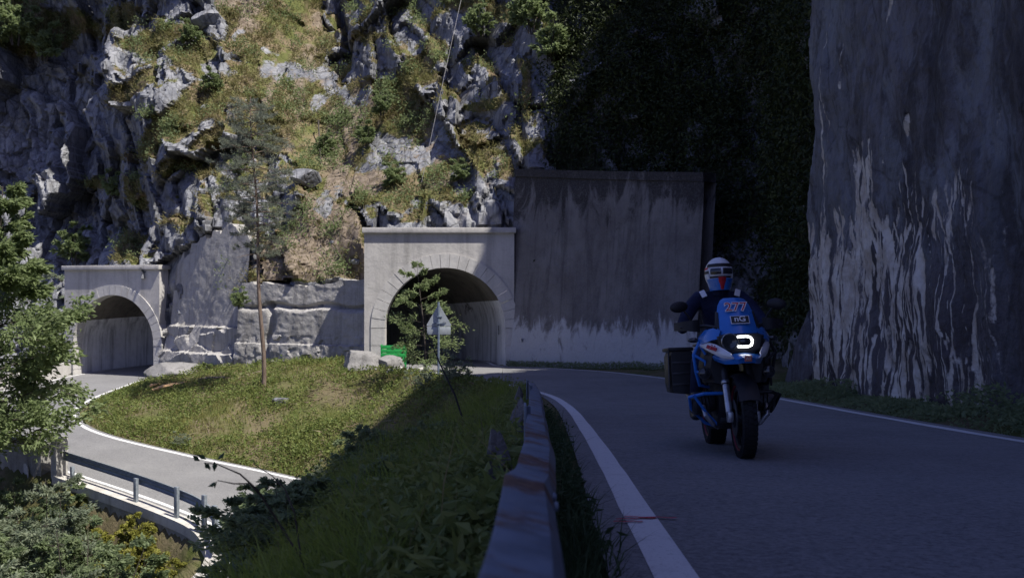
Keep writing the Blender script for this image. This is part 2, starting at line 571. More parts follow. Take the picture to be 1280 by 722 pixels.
# ------------------------------------------------------------------ the road: one strip through the tunnel
LRZ = [((-.1, -12), (4.9, -12), .27), ((.02, -5), (5.0, -5), -.31), ((.34, 3.35), (5.2, 3.35), -1.01),
       ((.60, 10), (5.35, 10), -1.55), ((.76, 17.7), (5.55, 18.5), -2.14), ((.5, 24), (5.5, 26), -2.60),
       ((-.8, 30), (4.9, 32), -2.92), ((-3.0, 36), (3.4, 37), -3.15), ((-5.0, 40.5), (1.4, 41), -3.35),
       ((-5.6, 43.2), (-.4, 43.2), -3.45), ((-6.4, 46), (-1.2, 47.3), -3.55), ((-8.3, 49.8), (-3.7, 52.2), -3.75),
       ((-11, 52.8), (-8, 57.2), -3.95), ((-14.3, 54.6), (-13.7, 60.2), -4.2), ((-17, 54.4), (-19, 60), -4.4),
       ((-18.4, 52.9), (-22.6, 56.5), -4.58), ((-19, 50.9), (-24, 52.7), -4.7), ((-19, 47.5), (-24.4, 49), -4.82),
       ((-18.8, 43.7), (-25, 45), -4.95), ((-18.1, 40.3), (-24.7, 40.5), -5.08), ((-16.7, 37.6), (-22, 36), -5.25),
       ((-14.5, 35.3), (-17.5, 32), -5.42), ((-10.8, 33.1), (-13.8, 29.7), -5.75), ((-6.7, 31.2), (-9.6, 26.8), -6.18),
       ((-4.8, 29.4), (-7.75, 25.1), -6.45), ((-3.7, 26.2), (-6.95, 22.6), -6.7), ((-4.1, 22), (-7.6, 18), -7.0),
       ((-5, 14), (-8.8, 12), -7.6), ((-5, 0), (-9, 0), -8.7), ((-5, -20), (-9, -20), -10.3)]
KEY = np.array([[*a, *b, z] for a, b, z in LRZ], float)
SUB = 12


def cr(K, sub):
    n = len(K); out = []
    for i in range(n - 1):
        p0, p1, p2, p3 = K[max(i - 1, 0)], K[i], K[i + 1], K[min(i + 2, n - 1)]
        for k in range(sub):
            t = k / sub
            out.append(.5 * ((2 * p1) + (-p0 + p2) * t + (2 * p0 - 5 * p1 + 4 * p2 - p3) * t * t + (-p0 + 3 * p1 - 3 * p2 + p3) * t ** 3))
    out.append(K[-1])
    return np.array(out)


RD = cr(KEY, SUB)                               # lx ly rx ry z
RL, RR, RZ = RD[:, 0:2], RD[:, 2:4], RD[:, 4]
RC = (RL + RR) / 2
RW = np.linalg.norm(RR - RL, axis=1)
RDIR = (RR - RL) / RW[:, None]


def strip(name, o0, o1, dz, i0=0, i1=None, from_right=False, mat='paint', wob=0.0, nx=2):
    """a ribbon lying on the road between offsets o0..o1 measured inwards from one edge"""
    sl = slice(i0, i1)
    base = RR[sl] if from_right else RL[sl]
    d = -RDIR[sl] if from_right else RDIR[sl]
    w = RW[sl]
    rows = []
    for k in range(nx):
        f = k / (nx - 1)
        a = (o0 * (1 - f) + (o1 if o1 is not None else w) * f)
        a = np.broadcast_to(a, w.shape)
        a = a + wob * vnoise(np.stack([np.arange(len(w)) * .9, np.full(len(w), 3.1 * k)], 1), 5)
        q = base + d * a[:, None]
        rows.append(np.concatenate([q, (RZ[sl] + dz)[:, None]], 1))
    V = np.stack(rows, 1).reshape(-1, 3)
    Fc = grid_faces(len(w), nx)
    if not from_right: Fc = Fc[:, ::-1]
    return link(name, np_mesh(name, V, Fc), M[mat], None, True)


o = strip('road', 0, None, 0, mat='asphalt', nx=5)
tag(o, 'narrow grey asphalt mountain road descending into the tunnel and out again below', 'road', kind='structure')
o = strip('road_marking', .155, .315, .004, wob=.004)
tag(o, 'white painted line along the inner edge of the road by the guardrail', 'road marking', kind='structure')
o = strip('road_marking', .19, .33, .004, from_right=True, wob=.012)
tag(o, 'white painted line along the outer edge of the road below the cliff walls', 'road marking', kind='structure')
mb = MB()                                      # a red surveyor's squiggle across the line
for (x0, x1, y, dy) in ((.50, .70, 4.62, .05), (.55, .80, 4.70, -.04), (.48, .62, 4.55, .0)):
    pts = [(x0 + (x1 - x0) * k / 6, y + dy * k / 6 + .012 * math.sin(k * 2.1)) for k in range(7)]
    zz = lambda yy: np.interp(yy, [3.35, 10], [-1.01, -1.55]) + .0085
    mb.add([(x, yy + s * .012, zz(yy + s * .012)) for x, yy in pts for s in (-1, 1)], [(2 * k, 2 * k + 2, 2 * k + 3, 2 * k + 1) for k in range(6)])
o = mb.build('spray_mark', M['redspray'])
tag(o, 'red sprayed squiggle across the white edge line', 'road marking', kind='structure')

# ------------------------------------------------------------------ ground sheet
ctrl, cz = [], []
for i in list(range(0, 9 * SUB, 6)) + list(range(17 * SUB, len(RZ), 6)):
    for q in (RL[i] - RDIR[i] * .2, RR[i] + RDIR[i] * .2):
        if i >= 9 * SUB and q is not None and np.allclose(q, RR[i] + RDIR[i] * .2): continue
        ctrl.append(q); cz.append(RZ[i] - .02)
for i in range(17 * SUB, len(RZ), 8):          # the drop outside the lower road
    dp = 1.7 if i > 21 * SUB else .9
    q = RR[i] + RDIR[i] * .95; ctrl.append(q); cz.append(RZ[i] - dp)
    q = RR[i] + RDIR[i] * 2.6; ctrl.append(q); cz.append(RZ[i] - dp - 1.6)
for p in [(-1.3, 3, -1.62), (-1.6, 6, -2.05), (-1.2, 9, -2.05), (-2.1, 9, -2.50), (-1.4, 13, -2.4), (-2.9, 13, -3.0), (-1.2, 18, -2.75), (-3.1, 18, -3.65), (-2.6, 24, -3.75), (-3.4, 30, -4.2),
          (-10.3, 40, -4.15), (-6.3, 42, -3.2), (-14.6, 45, -4.1), (-17.6, 47.8, -4.2), (-5.9, 36, -4.75), (-2.8, 38, -3.45),
          (-12, 43.5, -3.75), (-9, 43, -3.45), (-6.5, 39.5, -3.75), (-14, 40.5, -4.7), (-10, 36.8, -4.95), (-17.2, 44, -4.65),
          (-14, 27, -7.5), (-10, 24, -8.5), (-12, 20, -10), (-20, 28, -9), (-30, 35, -10), (-32, 50, -8), (-40, 20, -18), (-20, 5, -18),
          (-14, 0, -13), (-150, 0, -60), (-150, 100, -40), (-100, -150, -60), (10, -20, 2), (20, 0, 1), (60, 60, 0), (0, -150, 8), (150, -50, 20),
          (-60, 60, -8), (-20, 60, -4), (0, 60, -3), (-200, 200, -30), (200, 200, 10), (7, 10, -1.5), (7.3, 20, -2.2), (7.5, 30, -2.8), (7, -8, 0)]:
    ctrl.append(p[:2]); cz.append(p[2])
TER = rbf(np.array(ctrl), np.array(cz), .25)


def ground(X, bump=True):
    X = np.asarray(X, float)
    z = TER(X)
    dmin = np.full(len(X), 1e9); zr = np.zeros(len(X)); hw = np.zeros(len(X))
    for a in range(0, len(X), 20000):
        x = X[a:a + 20000]
        d = np.sqrt(((x[:, None, :] - RC[None, ::2, :]) ** 2).sum(-1)) - RW[None, ::2] / 2
        k = d.argmin(1); dmin[a:a + 20000] = d[np.arange(len(x)), k]; zr[a:a + 20000] = RZ[::2][k]
    s = sstep(.25, 1.0, dmin)
    if bump:
        z = z + (.16 * fbm(X * .8, 4, 31) + .10 * fbm(X * 2.3, 3, 37)) * sstep(.4, 2.5, dmin)
    return zr * (1 - s) + z * s - .07 * (1 - s), dmin


gx = np.concatenate([np.linspace(-400, -40, 16)[:-1], np.arange(-40, 8, .28), np.linspace(8, 400, 18)])
gy = np.concatenate([np.linspace(-300, -8, 14)[:-1], np.arange(-8, 54, .28), np.linspace(54, 400, 16)])
GX, GY = np.meshgrid(gx, gy, indexing='ij')
XY = np.stack([GX.ravel(), GY.ravel()], 1)
gz, gd = ground(XY)
o = link('ground', np_mesh('ground', np.concatenate([XY, gz[:, None]], 1), grid_faces(len(gx), len(gy))), M['soil'])
tag(o, 'earthy hillside falling from the upper road to the lower road and valley', 'ground', kind='structure')

# ------------------------------------------------------------------ main cliff, a sheet y = D(x, z)
CP = [(-60, 450, 58), (0, 450, 58), (60, 420, 57), (0, 0, 69), (0, 150, 67), (0, 300, 65), (60, 0, 69), (60, 120, 67), (60, 250, 64.5),
      (95, 150, 67), (90, 280, 63.5), (105, 60, 69), (140, 460, 57), (140, 340, 54.5), (100, 400, 57),
      (130, 100, 61.5), (150, 200, 60), (150, 300, 59), (190, 120, 56), (205, 220, 53.6), (205, 300, 53.2), (250, 120, 55.5), (260, 200, 52.5),
      (280, 280, 49.8), (240, 350, 50.2), (250, 440, 49.4), (208, 400, 51.3), (300, 330, 48.4), (310, 440, 47),
      (300, 60, 58), (330, 150, 53.5), (340, 220, 50.5), (350, 30, 61), (380, 260, 48.7), (400, 320, 46.9), (440, 340, 46.2),
      (400, 365, 45.6), (400, 440, 45.2), (450, 400, 45), (350, 400, 46.3), (330, 335, 46.9), (362, 345, 45.9), (345, 305, 48.0), (400, 150, 55), (420, 200, 52), (470, 200, 50.5), (400, 60, 61), (420, 10, 65),
      (480, 60, 56), (480, 10, 57), (540, 60, 54), (560, 20, 55), (520, 120, 53), (480, 250, 47.6), (540, 250, 46.7), (600, 250, 45.6),
      (540, 280, 45.2), (540, 310, 44.9), (460, 300, 45.2), (560, 200, 49), (620, 100, 48.5), (650, 200, 45.6), (600, 150, 49.5), (640, 40, 50.5),
      (660, 120, 46.8), (640, 280, 44.8), (560, 420, 45), (720, 200, 44.8), (720, 80, 46.8), (720, 0, 48.5), (700, 400, 44.6), (800, 400, 41.5),
      (800, 200, 43), (800, 60, 45), (880, 200, 40.2), (880, 60, 42.5), (880, 420, 38.5), (960, 150, 38.5), (960, 400, 35.5), (1060, 200, 35), (1060, 0, 36),
      (0, -250, 72), (200, -250, 57.5), (120, -220, 60), (330, -180, 63), (400, -200, 72), (560, -250, 64), (700, -250, 54), (900, -250, 47), (1050, -250, 41)]  # out of view: upper buttress overhang added to shade the far left
CW = np.array([P(*c) for c in CP])
DC = rbf(CW[:, [0, 2]], CW[:, 1], .8)
cx = np.arange(-45, 15.01, .115)
czs = np.concatenate([np.arange(-6, 20.5, .115), np.arange(20.5, 34, .6)])
A, B = np.meshgrid(cx, czs, indexing='ij')
XZ = np.stack([A.ravel(), B.ravel()], 1)
Y0 = DC(XZ)
# ground cover of the cliff: turf in the gully and on ledges, scree, smooth grouted patches
pu = 640 + F * XZ[:, 0] / Y0; pv = 361 - F * XZ[:, 1] / Y0
PP = np.stack([pu, pv], 1)
wob = PP + 14 * np.stack([fbm(XZ * .5, 3, 61), fbm(XZ * .5, 3, 71)], 1)


def blob(x, y, rx, ry, ang=0.0):
    c, s = math.cos(math.radians(ang)), math.sin(math.radians(ang))
    dx, dy = wob[:, 0] - x, wob[:, 1] - y
    a, b = (dx * c - dy * s) / rx, (dx * s + dy * c) / ry
    return np.clip(1.25 - .75 * np.sqrt(a * a + b * b), 0, 1)


veg = np.zeros(len(XZ)); soil = np.zeros(len(XZ)); rough = np.ones(len(XZ))
gully = in_poly(wob, [(260, -120), (400, -120), (398, 50), (425, 100), (520, 112), (545, 150), (580, 190), (592, 250), (450, 262), (425, 240), (400, 300), (385, 250), (372, 195), (340, 150), (310, 105), (285, 60), (275, 10)])
veg = np.where(gully, .78, veg)
for b in [(200, 45, 50, 12, 25), (170, 108, 36, 9, 40), (240, 128, 62, 12, 38), (300, 110, 40, 22, 35), (215, 165, 48, 9, 35), (190, 182, 22, 16, 60),
          (60, 40, 60, 22, 10), (10, 20, 50, 30, 0), (150, 20, 30, 14, 40), (250, 60, 22, 16, 20), (330, 160, 40, 26, -40), (165, 245, 9, 22, 10),
          (300, 350, 22, 26, 0), (350, 352, 50, 7, 0), (440, 345, 50, 8, 0), (530, 72, 34, 12, 25), (510, 100, 45, 12, 20), (600, 125, 26, 9, 0), (545, 230, 42, 16, 10),
          (585, 8, 30, 14, 0), (640, 10, 30, 16, 0), (455, 50, 22, 6, 20), (395, 60, 14, 26, 0), (490, 150, 40, 20, 0), (600, 180, 16, 22, 30), (560, 205, 20, 10, 0),
          (655, 110, 8, 40, 10), (225, 210, 18, 10, 30), (265, 175, 25, 8, 35), (120, 235, 10, 8, 0)]:
    veg = np.maximum(veg, blob(*b))
dirt = in_poly(wob, [(318, 358), (326, 318), (352, 290), (385, 240), (405, 255), (440, 262), (456, 290), (456, 350)])
veg = np.where(dirt, .7, veg); soil = np.where(dirt, .85, soil)
soil = np.maximum(soil, .8 * blob(430, 160, 22, 60, -25)); soil = np.maximum(soil, .75 * blob(380, 100, 12, 60, -20)); soil = np.maximum(soil, .6 * blob(520, 200, 40, 20, 20))
soil = np.maximum(soil, .65 * blob(560, 235, 40, 12, 0))
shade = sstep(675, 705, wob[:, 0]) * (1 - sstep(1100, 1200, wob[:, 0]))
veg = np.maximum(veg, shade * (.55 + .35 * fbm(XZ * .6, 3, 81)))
rough = np.where(gully | dirt, .42, rough)
smoothwall = in_poly(PP, [(205, 470), (205, 330), (275, 285), (320, 300), (320, 470)])
rough = np.where(smoothwall, .12, rough)
Q = np.stack([XZ[:, 0] * 1.0 + XZ[:, 1] * .34, XZ[:, 1] * .46 - XZ[:, 0] * .20], 1)
Qw = Q + .35 * np.stack([fbm(XZ * .35, 3, 91), fbm(XZ * .35, 3, 95)], 1) * 2
f1, e1 = facet(Qw / 3.3, 11, 1.9); f2, e2 = facet(Qw / 1.3, 21, 1.8); f3, e3 = facet(Qw * [1, 1.3] / .55, 31, 1.8)
strata = np.abs(fbm(np.stack([XZ[:, 0] * 1.1 + XZ[:, 1] * .5, XZ[:, 1] * .22], 1), 4, 45))
disp = 1.0 * f1 + .40 * f2 + .13 * f3 - .45 * strata + .35 * fbm(XZ * .22, 3, 41) + .08 * fbm(XZ * 1.6, 4, 51)
disp += .30 * (1 - sstep(0, .10, e1)) + .16 * (1 - sstep(0, .12, e2)) + .05 * (1 - sstep(0, .15, e3))
# deep vertical clefts
for (x, y, rx, ry, ang, d) in [(88, 190, 8, 100, 8, 1.6), (425, 45, 7, 46, 0, 2.2), (652, 160, 5, 110, 4, .9), (400, 235, 9, 60, -20, .5), (130, 280, 6, 40, 10, .9)]:
    disp += d * blob(x, y, rx, ry, ang) ** 2
Y1 = Y0 + disp * rough * np.where(veg > .5, .62, 1)
# the sheet stays behind the built faces and out of the tunnel mouths
wy = np.interp(XZ[:, 0], [-18.4, -16.4, -13.3, -11.2, -6.6], [50.6, 49.0, 46.9, 45.6, 43.8]); wt = np.interp(XZ[:, 0], [-18.3, -16.4, -14.6, -13.35, -13.3, -6.6], [1.4, 2.6, 3.3, 2.3, .3, .3])
back = (XZ[:, 0] > -18.4) & (XZ[:, 0] < -6.5) & (XZ[:, 1] < wt + .9)
Y1 = np.where(back, np.maximum(Y1, wy + .35 + .45 * sstep(.9, -.1, XZ[:, 1] - wt) + .22 * f3), Y1)
clr = (XZ[:, 0] > -6.9) & (XZ[:, 0] < .2) & (XZ[:, 1] < 2.9)
Y1 = np.where(clr, np.maximum(Y1, 44.3), Y1)
G2 = Y1.reshape(len(cx), len(czs)); gz_ = np.gradient(G2, axis=1) / np.gradient(czs)[None]
gz_ = np.stack([np.roll(gz_, k, 1) for k in (-2, -1, 0, 1, 2)]).mean(0); gz_ = (gz_ + np.roll(gz_, 1, 0) + np.roll(gz_, -1, 0)) / 3
ledge = sstep(.75, 1.35, gz_.ravel() + .55 * fbm(XZ * .9, 3, 63)) * (XZ[:, 1] > 3.2 - 2.6 * (XZ[:, 0] < -7)) * sstep(-27, -22, XZ[:, 0])
veg = np.where(shade < .3, np.maximum(veg, ledge * (.72 + .3 * fbm(XZ * 1.4, 2, 65))), veg)
soil = np.maximum(soil, np.where(gully, sstep(.12, .40, fbm(XZ * .55 + 4, 4, 67)) * .8, 0))
veg = np.where(gully, veg - .35 * sstep(.22, .42, fbm(XZ * .45 + 9, 4, 69)), veg)
V = np.stack([XZ[:, 0], Y1, XZ[:, 1]], 1)
Fc = grid_faces(len(cx), len(czs))
cen = V[Fc].mean(1)
hole = ((cen[:, 0] > -6.2) & (cen[:, 0] < .0) & (cen[:, 2] < 1.7)) | ((cen[:, 0] > -24.2) & (cen[:, 0] < -18.6) & (cen[:, 2] < .6) & (cen[:, 1] < 57.5))
toph = np.interp(cen[:, 0], [-50, 2, 5, 8, 15], [40, 40, 28, 29, 29]) + 2.2 * vnoise(cen[:, [0]] @ [[1.0, 0]] * .9, 3)  # unseen top at the right, trimmed to steer its shadow
keep = ~hole & (cen[:, 2] < toph)
o = link('cliff', np_mesh('cliff', V, Fc[keep], {'veg': veg, 'soil': soil, 'painted_shade': shade}), M['rock'])
o.data.set_sharp_from_angle(angle=math.radians(27))
tag(o, 'tall grey limestone cliff with grassy ledges above the tunnel mouths', 'cliff', kind='structure')
CL = dict(V=V, veg=veg, soil=soil, shade=shade, keepv=np.isin(np.arange(len(V)), Fc[keep].ravel()), gully=gully, dirt=dirt)

# ------------------------------------------------------------------ the cliff beside the upper road, x = E(y, z)
ey = np.arange(-40, 42, .4); ez = np.arange(-6, 34, .4)
A, B = np.meshgrid(ey, ez, indexing='ij')
YZ = np.stack([A.ravel(), B.ravel()], 1)
EB = np.interp(YZ[:, 0], [-40, 0, 12, 22, 23.5, 26, 32, 36, 42], [8.0, 7.6, 7.7, 8.3, 8.6, 9.0, 9.2, 10.2, 12.5])
f1, e1 = facet(YZ / 4.0, 111, 1.4); f2, e2 = facet(YZ / 1.6, 121, 1.4)
EX = EB + .03 * np.maximum(YZ[:, 1], 0) + .3 * f1 + .2 * f2 + .35 * fbm(YZ * .4, 4, 131)
EX = np.where((YZ[:, 1] < 9.5) & (YZ[:, 0] < 23), np.maximum(EX, EB + .15), EX)
V = np.stack([EX, YZ[:, 0], YZ[:, 1]], 1)
Fc = grid_faces(len(ey), len(ez))[:, ::-1]
cen = V[Fc].mean(1)
top = np.interp(cen[:, 1], [-40, -10, 5, 13, 20, 24, 27.5, 31, 33, 34.3, 37, 42], [30, 24, 21, 21, 25.5, 24, 19.5, 14.8, 15.5, 28, 29, 29]) + 1.2 * vnoise(cen[:, [1]] @ [[1.0, 0]] * .7, 9)  # unseen crest, its dips and rises shaped to place the shadow below
veg2 = .62 + .3 * fbm(YZ * .5, 3, 141)
k2 = cen[:, 2] < top
o = link('cliff', np_mesh('cliff', V, Fc[k2], {'veg': veg2, 'soil': np.zeros(len(V)), 'painted_shade': np.ones(len(V))}), M['rock'])  # this whole face takes the painted shade tone
tag(o, 'shaded overgrown rock face rising beside the upper road', 'cliff', kind='structure')
CR = dict(V=V, Y=YZ, keepv=np.isin(np.arange(len(V)), Fc[k2].ravel()))
# ------------------------------------------------------------------ tunnel portals and the bore between them
AR, AS = 2.70, 1.70                             # arch radius, springing height


def arch_pts(r, n=28, base=0.0, spring=AS):
    """outline of the opening, left foot to right foot"""
    pts = [(-r, base), (-r, spring * .5)]
    pts += [(-r * math.cos(math.pi * k / n), spring + r * math.sin(math.pi * k / n)) for k in range(n + 1)]
    pts += [(r, spring * .5), (r, base)]
    return pts


def portal(label, c, yaw, wl, wr, h, ringw, cornice_h=.24):
    """local x along the face, y into the hill, z up from the road"""
    root = empty('tunnel_portal', c, (0, 0, yaw), label, 'tunnel portal')
    ri = AR + ringw
    th = .7
    ip = arch_pts(ri - .06)                     # facade opening, just inside the arch ring
    # project each outline point onto the rectangle
    op = []
    for k, (x, z) in enumerate(ip):
        cx_, cz_ = 0, AS * .6
        dx, dz = x - cx_, z - cz_
        if z <= AS * .5 + 1e-6:
            op.append((-wl if x < 0 else wr, z)); continue
        s = 1e9
        if dx < -1e-6: s = min(s, (-wl - cx_) / dx)
        if dx > 1e-6: s = min(s, (wr - cx_) / dx)
        if dz > 1e-6: s = min(s, (h - cz_) / dz)
        op.append((cx_ + dx * s, cz_ + dz * s))
    # snap the two corners
    for tx in (-wl, wr):
        k = min(range(len(op)), key=lambda q: (op[q][0] - tx) ** 2 + (op[q][1] - h) ** 2)
        op[k] = (tx, h)
    ip[0] = (ip[0][0], -.6); ip[-1] = (ip[-1][0], -.6); op[0] = (op[0][0], -.6); op[-1] = (op[-1][0], -.6)
    mb = MB()
    n = len(ip)
    V = [(x, 0, z) for x, z in ip] + [(x, 0, z) for x, z in op] + [(x, th, z) for x, z in op] + [(x, th, z) for x, z in ip]
    Fc = []
    for k in range(n - 1):
        Fc += [(k, k + 1, n + k + 1, n + k), (n + k, n + k + 1, 2 * n + k + 1, 2 * n + k), (2 * n + k, 2 * n + k + 1, 3 * n + k + 1, 3 * n + k), (3 * n + k, 3 * n + k + 1, k + 1, k)]
    mb.add(V, Fc)
    mb.build('facade', M['portal'], root, True, 30)
    mb = MB()
    mb.box(((wr - wl) / 2, .32, h + cornice_h / 2 + .002), (wl + wr + .16, .95, cornice_h), bev=.025)
    mb.build('cornice', M['portal'], root)
    # voussoirs, each a separate wedge in one ring, a few mm proud with open joints
    mb = MB()
    nv = 23
    for k in range(nv):
        a0 = math.pi * (k + .018) / nv; a1 = math.pi * (k + 1 - .018) / nv
        jig = .012 * math.sin(k * 5.1)
        ring = []
        for y in (-.05 + jig, .62):
            am = (a0 + a1) / 2
            ring.append([(-r * math.cos(a), y, AS + r * math.sin(a)) for r, a in ((AR, a0), (AR, am), (AR, a1), (ri, a1), (ri, am), (ri, a0))])
        mb.loft(ring)
    for s in (-1, 1):
        z = -.55
        for hh in (.85, .62, .77):
            mb.box((s * (AR + ringw / 2), .285, z + hh / 2), (ringw, .66, hh - .02)); z += hh
    mb.build('arch_ring', M['ring'], root, True, 25)
    return root


pa = portal('broad concrete tunnel portal half in sun, with the retaining wall on its right', (-3.0, 43.0, -3.45), 0.0, 3.62, 3.1, 5.95, .62)
pb = portal('shaded concrete tunnel portal at the bottom of the bend, seen past the leafy tree', (-21.5, 51.75, -4.72), -.345, 3.35, 3.05, 5.75, .55)

# the bore: walls and vault swept along the road inside the hill
i0, i1 = 9 * SUB, 16 * SUB + 1
secw, secv = [], []
for i in range(i0, i1, 3):
    c = RC[i]; d = RDIR[i]; z = RZ[i]
    jig = (vnoise(np.array([[i * .21, .5]]), 4)[0] * .03)
    full = arch_pts(AR + .02 + jig, 20, -.3)
    secw.append([[c[0] + d[0] * x, c[1] + d[1] * x, z + zz] for x, zz in full])
secw = np.array(secw)
# ends flush behind the ring stones
m = secw.shape[1]
t_root = empty('tunnel', (float(RC[i0][0]), float(RC[i0][1]), float(RZ[i0])), (0, 0, 0), 'curved road tunnel bore joining the two portals, pale walls under a sooty vault', 'tunnel')
off = np.array([RC[i0][0], RC[i0][1], RZ[i0]])


def bore(name, cols, mat, out=0.0):
    S = secw[:, cols] - off
    V = S.reshape(-1, 3)
    Fc = grid_faces(S.shape[0], S.shape[1])
    return link(name, np_mesh(name, V, Fc), M[mat], t_root, True)


lo = 5                                          # the pale plaster stops this many points up each side
bore('plaster_wall', list(range(0, lo + 1)), 'lining')
bore('plaster_wall', list(range(m - 1 - lo, m)), 'lining')
bore('vault', list(range(lo, m - lo)), 'vault')
# hand-painted figures on the right-hand jamb
gr = plain('black_graffiti', (.03, .03, .035), .8)
dvec = Vector((RDIR[i0 + 4][0], RDIR[i0 + 4][1], 0)); pc = RC[i0 + 5]
pos = Vector((pc[0], pc[1], RZ[i0 + 5] + 1.55)) + dvec * (AR - .035) - Vector(off)
fw = Vector((-dvec.y, dvec.x, 0))               # along the bore
Mt = Matrix((( fw.x * 1, 0, -dvec.x, pos.x), (fw.y * 1, 0, -dvec.y, pos.y), (0, 1, 0, pos.z), (0, 0, 0, 1)))
Mt2 = Mt.copy()
for r in range(3): Mt2[r][0] = -Mt[r][0]
text_mesh('graffiti', '59', .62, gr, t_root, Mt if (fw.cross(Vector((0, 0, 1))).dot(-dvec) > 0) else Mt2, .004)


# ------------------------------------------------------------------ walls
def wall_grid(name, path, zb, zt, n, nz, mat, disp, batter=0.0, parent=None, thick=.5, attrs=None, topjit=0.0):
    """a wall over a plan path (list of xy), bottom/top heights per path point; disp(s, z, f) outward relief; face looks to the right of travel"""
    pth = np.array(path, float); s = np.concatenate([[0], np.cumsum(np.linalg.norm(np.diff(pth, axis=0), axis=1))])
    u = np.linspace(0, s[-1], n)
    x, y = np.interp(u, s, pth[:, 0]), np.interp(u, s, pth[:, 1])
    dx, dy = np.gradient(x), np.gradient(y); L = np.hypot(dx, dy); nx_, ny_ = dy / L, -dx / L
    b, t = np.interp(u, s, zb), np.interp(u, s, zt)
    t = t + topjit * (fbm(np.stack([u * .9, u * 0], 1), 4, 207) + .5 * facet(np.stack([u / .7, u * 0], 1), 208, 1)[0])
    f = np.linspace(0, 1, nz)
    Z = b[:, None] + (t - b)[:, None] * f[None]
    U = np.broadcast_to(u[:, None], Z.shape); FF = np.broadcast_to(f[None], Z.shape)
    d = disp(U.ravel(), Z.ravel(), FF.ravel()).reshape(Z.shape) - batter * (Z - b[:, None])
    X = x[:, None] + nx_[:, None] * d; Y = y[:, None] + ny_[:, None] * d
    # cap rows: back over the top
    Xc = np.concatenate([X, (X[:, -1] - nx_ * thick)[:, None], (x - nx_ * thick)[:, None]], 1)
    Yc = np.concatenate([Y, (Y[:, -1] - ny_ * thick)[:, None], (y - ny_ * thick)[:, None]], 1)
    Zc = np.concatenate([Z, Z[:, -1:], Z[:, :1]], 1)
    V = np.stack([Xc, Yc, Zc], 2).reshape(-1, 3)
    Fc = grid_faces(n, nz + 2)[:, ::-1]
    at = None
    if attrs:
        at = {}
        for k, fn in attrs.items():
            a = fn(U.ravel(), Z.ravel()).reshape(Z.shape); at[k] = np.concatenate([a, a[:, -1:] * 0, a[:, -1:] * 0], 1).ravel()
    o = link(name, np_mesh(name, V, Fc, at), mat, parent, True)
    o.data.set_sharp_from_angle(angle=math.radians(32))
    return o


# tall streaked retaining wall right of the portal
rw = empty('retaining_wall', (0, 0, 0), (0, 0, 0), 'tall streaky concrete retaining wall black with algae under its coping, between portal and cliff', 'wall')
rel = lambda s, z, f: .035 * fbm(np.stack([s * .6, z * .5], 1), 4, 201) + .012 * fbm(np.stack([s * 4, z * 1.2], 1), 3, 203)
PW = [(-.32, 43.12), (3.2, 39.5), (6.75, 35.4)]
wall_grid('wall_face', PW, [-3.8, -3.6, -3.3], [5.1, 4.55, 4.0], 150, 130, M['retwall'], rel, .075, rw, .7)
nrm = Vector((35.2 - 43.12, -(7.05 + .32), 0)).normalized()
mb = MB()
secs = []
for (x, y), t in zip(PW, (5.1, 4.55, 4.0)):
    b_ = -.075 * (t + 3.6)
    p = Vector((x, y, t)) + Vector((nrm.x, nrm.y, 0)) * b_
    secs.append([p + nrm * a + Vector((0, 0, h)) for a, h in ((.07, .003), (.07, .34), (-.75, .36), (-.75, .003))])
mb.loft(secs)
cop = mb.build('coping', M['retwall'], rw)

# grouted slab and rough ledged wall between the portals
gw = lambda s, z, f: .05 * fbm(np.stack([s * .4, z * .4], 1), 4, 211) + .02 * fbm(np.stack([s * 3, z * 3], 1), 3, 212) \
    + np.where(z < -1.9, .28 + .30 * facet(np.stack([s / 1.1, z / .8], 1), 213, 1.3)[0] * .4, 0) + np.where(z < -3.2, .25, 0)
o = wall_grid('grouted_wall', [(-18.25, 50.55), (-16.4, 49.0), (-14.6, 47.7), (-13.3, 46.9)], [-5.0, -5.0, -4.8, -4.6], [1.4, 2.6, 3.3, 2.3], 90, 110, M['roughwall'], gw, .10, None, .8, None, .45)
tag(o, 'sloping grey grouted concrete slab with broken ledges, right of the shaded portal', 'wall')
lw = lambda s, z, f: .015 * facet(np.stack([s / 1.3 + .2 * z, z / .9], 1), 221, 1.2)[0] + .035 * facet(np.stack([s / .45 + .3 * z, z / .4], 1), 225, 1.6)[0] * (z < -2.2) + .025 * fbm(np.stack([s * 1.5, z * 1.5], 1), 5, 222, .65) \
    + np.where(z < -.95, .22, 0) * (.6 + .4 * vnoise(np.stack([s * .6, z * 0], 1), 23)) + np.where((z < -2.6), .15, 0) - .22 * (1 - sstep(0, .2, np.abs(z + .85 + .1 * np.sin(s * 2.2)))) \
    - .3 * (1 - sstep(.0, .3, np.abs(s - 1.9 - .15 * np.sin(z * 3)))) * (z < -.6) + .02 * fbm(np.stack([s * 5, z * 5], 1), 4, 227)
o = wall_grid('ledged_wall', [(-13.4, 46.6), (-11.2, 45.6), (-9.0, 44.7), (-6.66, 43.75)], [-5.0, -4.6, -4.4, -4.2], [.35, .15, .2, .55], 120, 90, M['roughwall'], lw, .08, None, 1.2, None, .16)
tag(o, 'rough sunlit concrete wall with a turf topped ledge, left of the broad portal', 'wall')

# the big stained wall beside the road: calcite runs are laid down as a stain map on the wall itself
ST = []
r2 = np.random.default_rng(5)
LENW = 40.0
